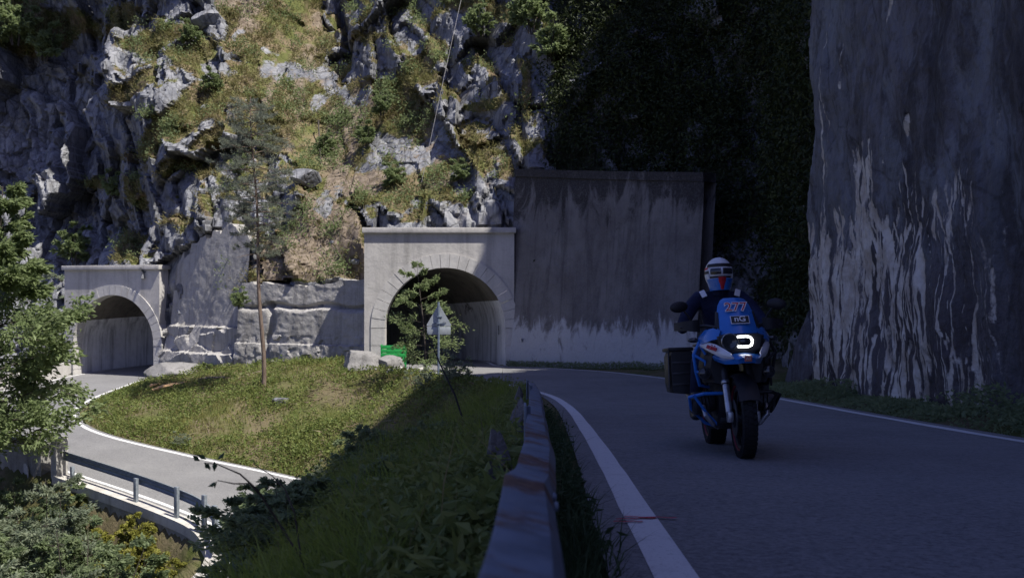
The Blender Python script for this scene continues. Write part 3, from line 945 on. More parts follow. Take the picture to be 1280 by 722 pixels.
# s is metres from the far end (y=23.2) towards and past the camera
def run(s0, ztop, zbot, w, wander=.12, n=1):
    ST.append((s0, ztop, zbot, w, wander, r2.integers(1, 999)))
for k in range(46):                              # dense curtain at the far end
    s0 = r2.uniform(.15, 4.6); zt = r2.uniform(.2, 1.9); run(s0, zt, zt - r2.uniform(1.2, 3.3), r2.uniform(.05, .17))
for k in range(16):
    s0 = r2.uniform(4.0, 6.2); zt = r2.uniform(1.2, 3.0); run(s0, zt, zt - r2.uniform(1.2, 2.6), r2.uniform(.06, .14))
for k in range(9):
    s0 = r2.uniform(5.2, 10.5); zt = r2.uniform(-.9, .9); run(s0, zt, zt - r2.uniform(.7, 1.8), r2.uniform(.03, .10))
for k in range(12):
    s0 = r2.uniform(5.0, 10.5); zt = r2.uniform(1.0, 2.8); run(s0, zt, zt - r2.uniform(.3, .9), r2.uniform(.02, .06))
run(2.3, 6.0, 1.1, .045, .10); run(2.55, 5.0, 1.4, .02); run(3.55, 5.2, 4.1, .05); run(6.3, 7, 4.6, .06); run(4.3, 2.9, -1.2, .16, .2); run(5.2, 2.2, 1.2, .09, .1); run(6.9, 3.0, 2.6, .12)
run(1.9, 1.2, -2.2, .15, .2); run(.5, 1.6, -1.6, .13, .2); run(3.0, .9, -2.2, .16, .2); run(6.2, -.6, -1.6, .12); run(5.0, -.2, -2.0, .12)


def calcite(s, z):
    a = np.zeros(len(s))
    for s0, zt, zb, w, wd, sd in ST:
        m_ = (np.abs(s - s0) < .8) & (z < zt + .2) & (z > zb - .2)
        if not m_.any(): continue
        zz = z[m_]; t = (zt - zz) / (zt - zb)
        cxx = s0 + wd * (vnoise(np.stack([zz * .9, np.zeros_like(zz)], 1), sd) + .4 * vnoise(np.stack([zz * 3.1, np.zeros_like(zz)], 1), sd + 1)) - .12 * t * wd / .12
        ww = w * (.35 + 1.0 * np.sin(np.clip(t, 0, 1) * math.pi * .8 + .35)) * (1 + .35 * vnoise(np.stack([zz * 5, np.zeros_like(zz)], 1), sd + 2))
        d = np.abs(s[m_] - cxx) / np.maximum(ww, .008)
        v = (1 - sstep(.55, 1.15, d)) * sstep(0, .05, t) * (1 - sstep(.9, 1.0, t))
        a[m_] = np.maximum(a[m_], v * (.6 + .4 * vnoise(np.stack([zz * 2.0, s[m_] * 7], 1), sd + 3)))
    hz = sstep(2.1, .9, z) * sstep(-1.6, -.2, z) * sstep(6.0, 4.2, s) * sstep(.05, .3, s)
    curt = fbm(np.stack([s * 3.2 + .5 * vnoise(np.stack([s, z], 1), 7), z * .33], 1), 4, 77)
    a = np.maximum(a, hz * sstep(.05, .4, curt) * .3)
    # braided runs of the curtain
    q = np.stack([s * 2.3 + .9 * vnoise(np.stack([s * .8, z * .5], 1), 17) + .25 * z, z * .30], 1)
    rid = 1 - np.abs(fbm(q, 3, 177)) * 2.6
    q2 = np.stack([s * 5.5 + 1.2 * vnoise(np.stack([s, z * .8], 1), 27), z * .5], 1)
    rid2 = 1 - np.abs(fbm(q2, 3, 187)) * 2.8
    top = 1.35 + .9 * vnoise(np.stack([s * 1.3, s * 0], 1), 19) + np.where(s > 3.8, .7, 0) - sstep(6, 10, s) * 1.1
    hz2 = sstep(.25, -.15, z - top) * sstep(-3.1, -2.0, z + .5 * vnoise(np.stack([s * 3, s * 0], 1), 29)) * sstep(12.5, 7.0, s) * sstep(.05, .3, s)
    a = np.maximum(a, hz2 * np.maximum(sstep(.60, .88, rid), .85 * sstep(.70, .92, rid2)))
    return np.clip(a, 0, 1)


def pale(s, z):
    n = fbm(np.stack([s * .9, z * .25], 1), 4, 191)
    return np.clip(sstep(5.2, 2.2, s + 1.5 * n) * sstep(.4, 1.6, z) * sstep(6.5, 4.5, z - .6 * s) + sstep(.1, .5, n) * sstep(4.5, 6, z) * .8 + .7 * sstep(.1, .45, n) * sstep(8, 11, s), 0, 1)


def stained():
    t = NT('stained_shotcrete')
    n1 = t.noise(.35, 5, .6); n2 = t.noise(2, 6, .65); n3 = t.noise(11, 5, .7)
    st = t.noise(1.0, 6, .65, (1.0, 1.0, .16), 1.2); st2 = t.noise(1.0, 6, .65, (3.0, 3.0, .35), 1.0)
    crk = t.voro(.5, sc=(1, 1, .55), rot=(.4, .2, .1))
    c = t.mix(t.ramp(n1, .3, .7), (.095, .088, .10), (.15, .148, .165))
    c = t.mix(t.ramp(st, .42, .62, 0, .8), c, (.035, .033, .036))
    c = t.mix(t.ramp(st2, .55, .75, 0, .55), c, (.19, .20, .22))
    c = t.mix(t.ramp(st2, .25, .42, .8, 0), c, (.028, .026, .028))
    c = t.mix(t.ramp(n2, .55, .8, 0, .4), c, (.08, .06, .05))
    c = t.mix(t.ramp(n3, .4, .8, 0, .25), c, (.18, .18, .18))
    c = t.mix(t.math('MULTIPLY', t.attr('pale'), t.ramp(n1, .2, .7, .25, .6)), c, (.20, .22, .25))
    c = t.mix(t.ramp(t.noise(.9, 6, .7, (1, 1, .6), .8), .5, .62, 0, .6), c, (.21, .225, .25))
    c = t.mix(t.ramp(t.noise(.6, 6, .7, (1, 1, .45), 1.2), .52, .64, 0, .7), c, (.035, .032, .036))
    c = t.mix(t.ramp(t.noise(4.5, 6, .75), .5, .72, 0, .65), c, (.03, .028, .032))
    pz = t.math('ADD', t.ramp(t.posz()[2], -1.5, 2.2, 1, 0), t.math('MULTIPLY', t.math('SUBTRACT', n1, .5), 1.4))
    c = t.mix(t.ramp(pz, .35, .8, 0, .6), c, (.062, .05, .05))
    ca = t.attr('calcite')
    k = t.math('ADD', ca, t.math('MULTIPLY', t.math('SUBTRACT', n3, .5), .9))
    k = t.math('MULTIPLY', k, t.ramp(ca, .05, .2))
    c = t.mix(t.ramp(k, .3, .7, 0, .92), c, t.mix(t.ramp(n2, .35, .65), (.46, .40, .33), (.72, .68, .60)))
    wv = t.math('ADD', crk, t.math('MULTIPLY', t.math('SUBTRACT', n2, .5), .06))
    c = t.mix(t.ramp(wv, .0, .012, .4, 0), c, (.015, .014, .016))
    nb = t.bump(n2, .9, .14); nb = t.bump(n3, .9, .05, nb); nb = t.bump(ca, .8, .05, nb)
    return t.fin(c, t.ramp(st2, .3, .7, .6, .9), 0, nb, .3)


M['stained'] = stained()
for _k in (): pass
def swd(s, z, f):
    q = np.stack([s * .35, z * .28], 1)
    d = .26 * fbm(q, 4, 231) + .12 * fbm(np.stack([s * 1.4, z * .9], 1), 5, 232) + .03 * fbm(np.stack([s * 6, z * 5], 1), 3, 234)
    d -= .38 * (1 - sstep(0, .5, s)) * (1 + .2 * np.sin(z * 1.3))         # rounded far edge
    d -= .30 * sstep(.5, -3, z) * sstep(3.5, .5, s) + .12 * sstep(1, 4, z) * sstep(2.5, 0, s)
    return d
sw_path = [(6.98, 23.4), (6.93, 22.2), (6.85, 18.5), (6.72, 12.5), (6.55, 6), (6.5, 0)]
near_path = [(6.5, 0), (6.5, -8), (6.6, -16)]
wr_ = empty('rock_wall', (0, 0, 0), (0, 0, 0), 'towering dark wall streaked with white calcite runs beside the road', 'wall')
_s = np.concatenate([[0], np.cumsum(np.linalg.norm(np.diff(np.array(sw_path), axis=0), axis=1))])
wall_grid('stained_face', sw_path[:4] + [(6.62, 8.5)], [-3.4, -3.3, -3.1, -2.6, -2.3], [9.6] * 5, 400, 330, M['stained'], swd, .0, wr_, .9, {'calcite': calcite, 'pale': pale})
wall_grid('stained_face', [(6.62, 8.5), (6.5, 0), (6.5, -8), (6.6, -16)], [-2.6, -1.9, -1.0, -.6], [9.6] * 4, 90, 60, M['stained'], lambda s, z, f: swd(s + 15, z, f), .0, wr_, .9)


# ------------------------------------------------------------------ rocks
def rock(name, c, size, seed, mat, label, cat='boulder', group=None, parent=None, rot=0, cut=.35):
    bm = bmesh.new(); bmesh.ops.create_icosphere(bm, subdivisions=4, radius=1)
    co = np.array([v.co for v in bm.verts])
    rr = np.random.default_rng(seed)
    for k in range(22):                          # chisel flat faces
        n = rr.normal(size=3); n /= np.linalg.norm(n)
        d = co @ n; lim = rr.uniform(.9 - cut, .9)
        ex = np.maximum(d - lim, 0); co = co - ex[:, None] * n * .93
    co = co * (1 + .10 * fbm(co * 2.0 + seed, 4, seed)[:, None] + .05 * fbm(co * 7 + seed, 3, seed + 5)[:, None])
    co = co * np.array(size)
    c_, s_ = math.cos(rot), math.sin(rot)
    co = np.stack([co[:, 0] * c_ - co[:, 1] * s_, co[:, 0] * s_ + co[:, 1] * c_, co[:, 2]], 1)
    for v, q in zip(bm.verts, co): v.co = q
    me = bpy.data.meshes.new(name); bm.to_mesh(me); bm.free()
    o = link(name, me, M[mat], parent, True, c)
    me.set_sharp_from_angle(angle=math.radians(30))
    if label: tag(o, label, cat, group)
    return o


M['boulder'] = concrete_material('grey_boulder', (.19, .185, .18), (.29, .28, .27), (.09, .088, .085), 0, 1, 0, .6, 1.0)
def gz1(x, y): return float(ground(np.array([[x, y]]))[0][0])
rock('boulder', (-6.35, 41.0, -3.15), (1.25, .8, .62), 3, 'boulder', 'large grey boulder at the foot of the broad portal')
rock('boulder', (-5.2, 40.9, -3.25), (.62, .5, .45), 9, 'boulder', 'smaller grey boulder leaning on the large one by the portal')
rock('boulder', (-16.2, 47.0, -4.2), (1.7, .9, .75), 14, 'boulder', 'low grey rock outcrop under the grouted slab')
rock('boulder', (7.75, 24.5, -2.2), (1.25, 1.2, 1.75), 21, 'stained', 'dark leaning rock shoulder beside the far end of the stained wall', cut=.5)
for k, (px, py, Y, s, lb) in enumerate([(419, 305, 47.2, .50, 'pale block lying on the reddish scree above the ledged wall'), (352, 545 - 20, 38, .42, 'mossy stone half buried in the sunlit slope'),
                                        (258, 24, 59.2, 1.15, 'rounded grey rock knob high on the grassy ridge'), (380, 222, 49.2, .95, 'jagged pale rock sticking out beside the pine crown'),
                                        (445, 327, 46.0, .3, 'small dark stone on the scree next to the broad portal')]):
    p = P(px, py, Y)
    if k == 1: p = (p[0], p[1], gz1(p[0], p[1]) + .1)
    rock('stone', p, (s, s * .8, s * .62), 40 + k, 'rock', lb, 'rock')
# rubble beside the sign
for k in range(16):
    x = -4.55 + r2.uniform(-.55, 1.15); y = 39.3 + r2.uniform(-.7, .7); s = r2.uniform(.09, .26)
    rock('rubble_stone', (x, y, gz1(x, y) + s * .35), (s, s * .9, s * .7), 60 + k, 'white_stone', 'pale broken stone in the rubble heap between boulder and road sign', 'stone', 'rubble stones by the road sign')
# rubble on top of the retaining wall
for k in range(9):
    f = r2.uniform(.12, .55); x = -.32 + f * 7.4; y = 43.12 - f * 7.9 + .95; s = r2.uniform(.10, .24)
    rock('rubble_stone', (x + .3, y, 5.0 - f * 1.1 + .32 + s * .3), (s, s * .9, s * .6), 90 + k, 'white_stone', 'small pale stone lying on the coping of the streaky retaining wall', 'stone', 'stones on the retaining wall coping')
# timber waste below the boulder slope
M['splinter'] = plain('fresh_split_wood', (.52, .33, .17), .8, var=.3, scale=20)
M['deadwood'] = bark('grey_dead_wood', (.14, .11, .09), (.26, .22, .18))
lw_ = [('pale fresh split log lying at the lip of the sunlit slope', -15.3, 42.6, 1.25, .10, .35, 'splinter'), ('shorter splintered plank beside the pale split log', -14.9, 42.9, .8, .07, .9, 'splinter'),
       ('grey dead branch on the slope by the split log', -13.4, 43.1, 1.6, .05, -.3, 'deadwood'), ('broken grey stick on the slope under the pine', -11.6, 42.8, 1.2, .04, .5, 'deadwood'), ('reddish bark slab at the bend of the lower road', -16.2, 43.4, .7, .08, 1.1, 'splinter')]
for lb, x, y, L, r, a, mt in lw_:
    mb = MB()
    dx, dy = math.cos(a) * L / 2, math.sin(a) * L / 2
    za, zb_ = gz1(x - dx, y - dy) + r * 1.2, gz1(x + dx, y + dy) + r * 1.2
    mb.tube([(x - dx, y - dy, za), (x - dx * .3, y - dy * .3 + .03, za * .65 + zb_ * .35 + .03), (x + dx * .4, y + dy * .4, za * .3 + zb_ * .7 + .02), (x + dx, y + dy, zb_)], [r * .6, r, r * .9, r * .35], 7)
    tag(mb.build('split_log' if mt == 'splinter' else 'dead_branch', M[mt]), lb, 'log' if mt == 'splinter' else 'branch')
mb = MB(); a_, b_, c_ = P(520, 200, 49.6), P(541, 184, 50), P(560, 168, 50.6)
mb.tube([a_, b_, c_], [.17, .15, .10], 7)
tag(mb.build('dead_log', M['deadwood']), 'grey dead log caught on the grassy ledge beside the steel cable', 'log')
# steel cable hanging down the cliff
mb = MB(); c0, c1 = P(590, -60, 50.0), P(527, 228, 46.6)
mb.tube([tuple(c0[i] + (c1[i] - c0[i]) * k / 8 + (-.25 * math.sin(math.pi * k / 8) if i == 1 else 0) for i in range(3)) for k in range(9)], .012, 6)
M['cable'] = plain('bright_cable', (.30, .29, .28), .5, .3)
tag(mb.build('steel_cable', M['cable']), 'thin pale steel cable hanging down the cliff above the broad portal', 'cable')
mb = MB(); c0, c1 = P(398, 152, 54.2), P(401, 205, 51.4)
mb.tube([c0, c1], .04, 6); mb.ell(c0, (.07, .07, .07), 8, 6)
tag(mb.build('iron_stake', M['bark_dark']), 'thin dark stake standing in the grassy gully', 'stake')

# ------------------------------------------------------------------ parapets and kerb wall of the lower road
def sweep_wall(name, path, prof, mat, parent=None):
    """prof: (outward offset, height) closed; outward = right of travel"""
    pth = [Vector(p) for p in path]; secs = []
    for k, p in enumerate(pth):
        t = (pth[min(k + 1, len(pth) - 1)] - pth[max(k - 1, 0)]); t.z = 0; t.normalize()
        nn = Vector((t.y, -t.x, 0))
        secs.append([p + nn * a + Vector((0, 0, h)) for a, h in prof])
    mb = MB(); mb.loft(secs)
    return mb.build(name, M[mat] if isinstance(mat, str) else mat, parent, True, 30)


def road_edge(k0, k1, step=3, inset=0.0):
    a, b = int(k0 * SUB), int(k1 * SUB)
    return [(*(RR[i] + RDIR[i] * inset), RZ[i]) for i in range(a, b + 1, step)]


p_ = road_edge(16.15, 18.6)
o = sweep_wall('parapet_wall', p_, [(.32, -1.0), (.32, .72), (.0, .74), (.0, -1.0)], 'portal')
tag(o, 'low grey concrete parapet running from the shaded portal round the outside of the bend', 'wall')
# arched parapet at the near side of the bend, seen from outside
pr = empty('arched_parapet', tuple(RR[21 * SUB]) + (RZ[21 * SUB],), (0, 0, 0), 'dark mossy parapet with small arched drains, ending in a pale pillar by the lower guardrail', 'wall')
po = np.array(pr.location)
p_ = [tuple(np.array(q) - po) for q in road_edge(20.2, 21.93, 2)]
sweep_wall('parapet', p_, [(.36, -1.6), (.36, .72), (.02, .74), (.02, -1.6)], 'stone', pr)
sweep_wall('coping', p_, [(.42, .742), (.42, .86), (-.04, .87), (-.04, .742)], 'stone', pr)
e = np.array(road_edge(21.95, 22.0, 1)[-1]) - po; dd = RDIR[22 * SUB]
mb = MB(); mb.box((e[0] + dd[0] * .2, e[1] + dd[1] * .2, -.12), (.36, .40, 2.0), (0, 0, math.atan2(dd[1], dd[0])), .03)
mb.build('pillar', M['portal'], pr)
dk = plain('drain_arch_stone', (.45, .44, .42), .9)  # pale stone of the drain arches
for kk in (20.75, 21.25, 21.68):
    i = int(kk * SUB); q = np.array([*(RR[i] + RDIR[i] * .365), RZ[i]]) - po
    d = RDIR[i]; tx = np.array([-d[1], d[0]])
    ring = []
    for a in (0, .025):
        ring.append([(q[0] + tx[0] * x + d[0] * a, q[1] + tx[1] * x + d[1] * a, -.62 + z) for x, z in [(-.22, 0), (-.22, .35)] + [(-.22 * math.cos(math.pi * j / 8), .35 + .22 * math.sin(math.pi * j / 8)) for j in range(1, 8)] + [(.22, .35), (.22, 0)]])
    mb = MB(); mb.loft(ring); mb.build('drain_arch', dk, pr)
# masonry wall with a pale kerb carrying the lower guardrail
kw = empty('kerb_wall', tuple(RR[23 * SUB]) + (RZ[23 * SUB],), (0, 0, 0), 'overgrown rubble masonry wall with pale concrete kerb under the lower guardrail', 'wall')
ko = np.array(kw.location)
p_ = [tuple(np.array(q) - ko) for q in road_edge(22.02, 25.2, 2)]
sweep_wall('masonry', p_, [(.52, -3.2), (.42, -.22), (-.05, -.22), (-.05, -3.2)], 'stone', kw)
sweep_wall('kerb', p_, [(.46, -.218), (.46, .05), (.05, .07), (.05, -.218)], 'kerbstone', kw)

# ------------------------------------------------------------------ guardrails
WP = [(-.05, 0), (.03, -.02), (.05, -.06), (.045, -.10), (-.01, -.155), (.045, -.21), (.05, -.25), (.03, -.29), (-.05, -.31)]


def beam(name, path, side, mat, parent, attr=None, scale=1.0):
    """W-section steel strip; side=+1: corrugation towards the right of travel"""
    pth = [Vector(p) for p in path]; V = []; tv = []
    th = .006
    prof = [(a * scale, h * scale) for a, h in WP]; inner = [((a - th) , h) for a, h in prof][::-1]
    loop = prof + inner
    for k, p in enumerate(pth):
        t = (pth[min(k + 1, len(pth) - 1)] - pth[max(k - 1, 0)]).normalized()
        nn = Vector((t.y, -t.x, 0)).normalized() * side
        for a, h in loop: V.append(p + nn * a + Vector((0, 0, h)))
        tv += [attr(p) if attr else 0] * len(loop)
    n = len(loop); Fc = []
    for k in range(len(pth) - 1):
        for q in range(n):
            b = (q + 1) % n; Fc.append((k * n + q, k * n + b, (k + 1) * n + b, (k + 1) * n + q))
    me = np_mesh(name, np.array(V), np.array(Fc), {'rust': np.array(tv)})
    o = link(name, me, mat, parent, True)
    me.set_sharp_from_angle(angle=math.radians(25))
    return o


# lower guardrail
lg = empty('guardrail', tuple(RR[23 * SUB]) + (RZ[23 * SUB],), (0, 0, 0), 'grey steel guardrail curving along the outer edge of the lower road', 'guardrail')
p_ = [tuple(np.array(q) + (0, 0, .80) - ko) for q in road_edge(22.03, 24.75, 1, .16)]
lb_ = beam('beam', p_, -1, M['galv_pale'], lg, None, .85)
lb_.data.flip_normals()
for kk in (22.15, 22.72, 23.25, 23.9, 24.5):
    i = int(round(kk * SUB)); d = RDIR[i]; q = np.array([*(RR[i] + d * .29), RZ[i]]) - ko
    mb = MB(); mb.box((q[0], q[1], .36), (.09, .13, .92), (0, 0, math.atan2(d[1], d[0])), .008)
    mb.build('post', M['galv_pale'], lg)

# the old rail right at the photographer's elbow
ng = empty('guardrail', (0.08, 3.0, -1.0), (0, 0, 0), 'battered rusting guardrail on squat stone posts beside the upper road', 'guardrail')
no = np.array(ng.location)
ys = np.concatenate([np.arange(-3, 5, .07), np.arange(5, 15.2, .25)])
zr = np.interp(ys, [-12, -5, 3.35, 10, 17.7], [.27, -.31, -1.01, -1.55, -2.14])
rx = np.interp(ys, [-3, .6, 1.2, 2.1, 2.6, 3.3, 4.6, 6, 9.4, 14, 15.2], [-.10, -.03, .008, .022, .058, .085, .115, .15, .235, .28, .27])
rz = zr + np.interp(ys, [-3, 1.2, 2.1, 2.5, 3.3, 5, 9.4, 13, 15.2], [.50, .49, .50, .47, .485, .49, .52, .53, .40])
_k = np.ones(7) / 7
for _a in (rx, rz): _a[3:70] = np.convolve(_a, _k, 'same')[3:70]
rx = rx + .022 * np.exp(-ys / 6) + .002 * np.sin(ys * 4.1); rz = rz + .002 * np.sin(ys * 2.7)
beam('beam', [(x - no[0], y - no[1], z - no[2]) for x, y, z in zip(rx, ys, rz)], 1, M['galv_rust'], ng,
     lambda p: .42 + .42 * math.exp(-((p.y + 3.0 - 2.05) / .10) ** 2) + .30 * math.exp(-((p.y + 3.0 - 2.75) / .16) ** 2) + .22 * math.exp(-((p.y + 3.0 - 3.7) / .3) ** 2) + .10 * max(0, min(1, (p.y + 1) / 4)))
for y in (1.98, 2.12):
    x_, z_ = float(np.interp(y, ys, rx)), float(np.interp(y, ys, rz))
    for h in (-.05, -.255):
        mb = MB(); mb.lathe([(.0, .009), (.008, .008), (.010, .005), (.010, 0)], (x_ - no[0] + .05, y - no[1], z_ + h - no[2]), (1, 0, 0), 10); mb.build('bolt', M['galv_rust'], ng)
for k, y in enumerate((.3, 5.0, 9.4, 13.6)):
    x_, z_, g = float(np.interp(y, ys, rx)), float(np.interp(y, ys, rz)), float(np.interp(y, ys, zr))
    o = rock('post', (x_ - no[0] - .20, y - no[1], z_ - no[2] - .56), (.125, .15, .56), 300 + k, 'post_stone', None, parent=ng, cut=.32)
    mb = MB(); mb.box((x_ - no[0] - .068, y - no[1] + .02, z_ - no[2] - .10), (.012, .16, .30)); mb.box((x_ - no[0] - .055, y - no[1] + .10, z_ - no[2] - .10), (.035, .012, .26))
    mb.build('spacer_plate', M['galv'], ng)

# ------------------------------------------------------------------ road sign seen from behind, leaning stick, green crate
sg = empty('road_sign', (-2.6, 34.0, gz1(-2.6, 34.0)), (0, 0, -.06), 'back of a triangular road sign with small plate on a grey pole', 'road sign')
H0 = -.46 - sg.location.z
M['signback'] = plain('grey_sign_back', (.36, .39, .41), .5, .2, .1, 6)
mb = MB(); mb.tube([(0, 0, -.3), (0, 0, H0)], .042, 12); mb.build('pole', M['galv'], sg)
def rtri(w, h, r, n=4):
    cs = [(-w / 2 + r, r), (w / 2 - r, r), (0, h - r * 1.6)]; out = []
    for k, (cx_, cz_) in enumerate(cs):
        for j in range(n + 1):
            a = math.radians([180, 300, 60][k] + 120 * j / n - 0); out.append((cx_ + r * math.cos(a), cz_ + r * math.sin(a)))
    return out
tri = [(-.40, 0), (.40, 0), (.43, .02), (.435, .055), (.03, .745), (0, .76), (-.03, .745), (-.435, .055), (-.43, .02)]
mb = MB(); mb.loft([[(x, y, H0 - .86 + z) for x, z in tri] for y in (.073, .085)])
t_ = mb.build('triangle_plate', M['signback'], sg)
mb = MB()
for s in (-1, 1): mb.box((0, .060, H0 - .64 + s * .12), (.34 - s * .1, .02, .035))
mb.box((.0, 0, H0 - .52), (.11, .11, .04)); mb.box((0, 0, H0 - .76), (.11, .11, .04))
mb.build('bracket', M['galv'], sg)
mb = MB(); mb.box((0, .079, H0 - 1.02), (.84, .012, .28), bev=.004); mb.build('lower_plate', M['signback'], sg)
mb = MB(); mb.box((.20, .068, H0 - .74), (.12, .004, .05)); mb.build('maker_sticker', plain('sticker', (.15, .16, .17), .5), sg)

mb = MB(); a_, b_ = P(582, 534, 14.0), P(521, 378, 14.6)
mb.tube([(a_[0], a_[1], a_[2] - .15), a_] + [tuple(a_[i] + (b_[i] - a_[i]) * k + (.03 * math.sin(k * 7) if i == 0 else 0) for i in range(3)) for k in (.25, .5, .75, 1)], [.017, .016, .014, .011, .008, .005], 7)
tag(mb.build('leaning_stick', plain('dark_dead_stem', (.02, .018, .02), .8)), 'thin dark stick leaning left over the grass verge', 'stick')

gc = empty('slatted_crate', (-5.15, 41.75, -3.42), (0, 0, .1), 'bright green slatted crate standing in the left side of the broad tunnel mouth', 'crate')
M['green'] = plain('green_plastic', (.015, .26, .055), .45, var=.12)
for k in range(5):
    mb = MB(); mb.box((0, -.3, .22 + k * .17), (1.05, .03, .12), bev=.01); mb.box((0, .3, .22 + k * .17), (1.05, .03, .12), bev=.01); mb.build('slat', M['green'], gc)
for sx in (-.52, .52):
    mb = MB()
    for sy in (-.28, .28): mb.box((sx, sy, .5), (.06, .05, 1.0), bev=.008)
    mb.box((sx, 0, .96), (.07, .62, .08), bev=.01)
    mb.build('end_frame', M['green'], gc)
# ------------------------------------------------------------------ ground cover (uncountable: kind = stuff)
def stuff(name, parts, mat, label, cat):
    V, Fc, T = join_geo(parts)
    o = link(name, np_mesh(name, V, Fc, {'tint': T}), M[mat], None, False)
    return tag(o, label, cat, kind='stuff')


WALLX = np.array([(-18.6, 50.4), (-13.4, 46.6), (-6.7, 43.6), (-5.8, 43.2)])


def scatter(n, x0, x1, y0, y1, dens=None, margin=.05, ylog=False):
    y = np.exp(RNG.uniform(math.log(y0), math.log(y1), n)) if ylog else RNG.uniform(y0, y1, n)
    x = RNG.uniform(x0, x1, n)
    p = np.stack([x, y], 1)
    z, d = ground(p)
    k = d > margin
    k &= ~((p[:, 0] < -5.8) & (p[:, 1] > np.interp(p[:, 0], WALLX[:, 0], WALLX[:, 1]) - .15))
    if dens is not None: k &= RNG.random(n) < dens(p, d)
    return np.concatenate([p[k], z[k, None] - .02], 1), d[k]


def on_slope(p, d):
    """the hillside lying between the two roads only"""
    lowx = np.interp(p[:, 1], [20, 26, 29.2, 31, 33, 35, 37.6, 40, 43.7, 47.5, 51], [-4.0, -3.7, -4.8, -6.6, -10.7, -14.3, -16.6, -18, -18.7, -18.9, -18.9])
    upx = np.interp(p[:, 1], [1, 10, 17.7, 24, 30, 36, 40.5, 43], [.36, .6, .76, .5, -.8, -3, -5, -5.6])
    return ((p[:, 0] > lowx) & (p[:, 0] < upx)).astype(float)


C, d = scatter(150000, -19.5, .8, 25, 50, lambda p, d: on_slope(p, d) * np.clip(.62 + .9 * fbm(p * .55, 3, 401), .06, 1))
n = len(C); k = n // 2
H = RNG.uniform(.10, .30, k) * (.75 + .5 * (fbm(C[:k, :2] * .7, 2, 403) + .5))
p1 = blade_geo(C[:k], H, RNG.uniform(.014, .028, k), RNG.normal(0, .45, (k, 2)))
stuff('grass', [p1], 'grass', 'short sunlit meadow grass covering the slope between the two roads', 'grass')
Cl = C[k:]; n = len(Cl)
Cl = np.repeat(Cl, 3, 0); Cl[:, 2] += RNG.uniform(.03, .26, len(Cl)); Cl[:, :2] += RNG.normal(0, .05, (len(Cl), 2))
D = rnd_dirs(len(Cl)); D[:, 2] = np.abs(D[:, 2]) * .6 + .1
low = RNG.random(len(Cl)) < np.clip(.55 + 1.2 * fbm(Cl[:, :2] * .45 + 9, 3, 407), .05, 1)
Cl, D = Cl[low], D[low]
stuff('ground_cover', [leaf_geo(Cl, D, RNG.uniform(.07, .17, len(Cl)), RNG.uniform(.035, .085, len(Cl)))], 'herb', 'low leafy herbs patching the sunlit slope', 'ground cover')

C, d = scatter(150000, -5.0, .40, 1.0, 27, lambda p, d: on_slope(p, d) * np.clip(.9 + .5 * fbm(p * .9, 2, 411), .2, 1) * (p[:, 0] < np.interp(p[:, 1], [0, 9, 15], [-.02, .05, .5])), .06, True)
n = len(C)
H = RNG.uniform(.16, .52, n) * np.clip(.75 + .6 * fbm(C[:, :2] * 1.1, 2, 413), .35, 1.4) * np.interp(C[:, 1], [1, 4], [.6, 1])
rail_d = np.clip((np.interp(C[:, 1], [1, 9.4, 14], [.0, .235, .28]) - C[:, 0]) / .5, .35, 1); H *= rail_d * np.clip(1.0 + 1.1 * fbm(C[:, :2] * .9 + 3, 3, 415), .45, 1.8)
p1 = blade_geo(C, H, RNG.uniform(.005, .012, n), RNG.normal(0, .35, (n, 2)) + [-.12, -.05])
stuff('tall_grass', [p1], 'grass_shade', 'long lush grass in shade on the verge left of the rusting guardrail', 'grass')
Cl = C[RNG.random(n) < np.clip(.35 + 1.2 * fbm(C[:, :2] * .8 + 5, 3, 417), .05, .9)]; Cl = np.repeat(Cl, 3, 0); m_ = len(Cl)
Cl[:, 2] += RNG.uniform(.02, .38, m_) * np.interp(Cl[:, 1], [1, 5], [.4, 1]); Cl[:, :2] += RNG.normal(0, .05, (m_, 2))
D = rnd_dirs(m_); D[:, 2] = D[:, 2] * .5 + .15
stuff('ground_cover', [leaf_geo(Cl, D, RNG.uniform(.035, .11, m_), RNG.uniform(.015, .05, m_))], 'herb', 'broad leaved weeds among the shaded grass of the verge', 'weeds')

C, d = scatter(9000, -19, .3, 3, 48, lambda p, d: on_slope(p, d) * np.clip(.3 + 1.4 * fbm(p * .5 + 20, 3, 421), .02, 1), .2, True)
n = len(C)
stuff('dry_stems', [blade_geo(C, RNG.uniform(.25, .75, n), np.where(C[:, 1] > 20, .018, .007), RNG.normal(0, .25, (n, 2)), .3)], 'grass_dry', 'tall dry seeding grass stems standing over the slopes', 'grass')
C, d = scatter(14000, -19, -1, 27, 49, lambda p, d: on_slope(p, d) * np.clip(-.05 + 1.8 * fbm(p * .42 + 33, 3, 431), .0, 1), .3)
n = len(C); C[:, 2] += RNG.uniform(.02, .1, n); D = rnd_dirs(n); D[:, 2] *= .25
stuff('litter', [leaf_geo(C, D, RNG.uniform(.15, .5, n), RNG.uniform(.02, .05, n))], 'litter', 'brown twigs and dead stalks littering the sunlit slope', 'litter')

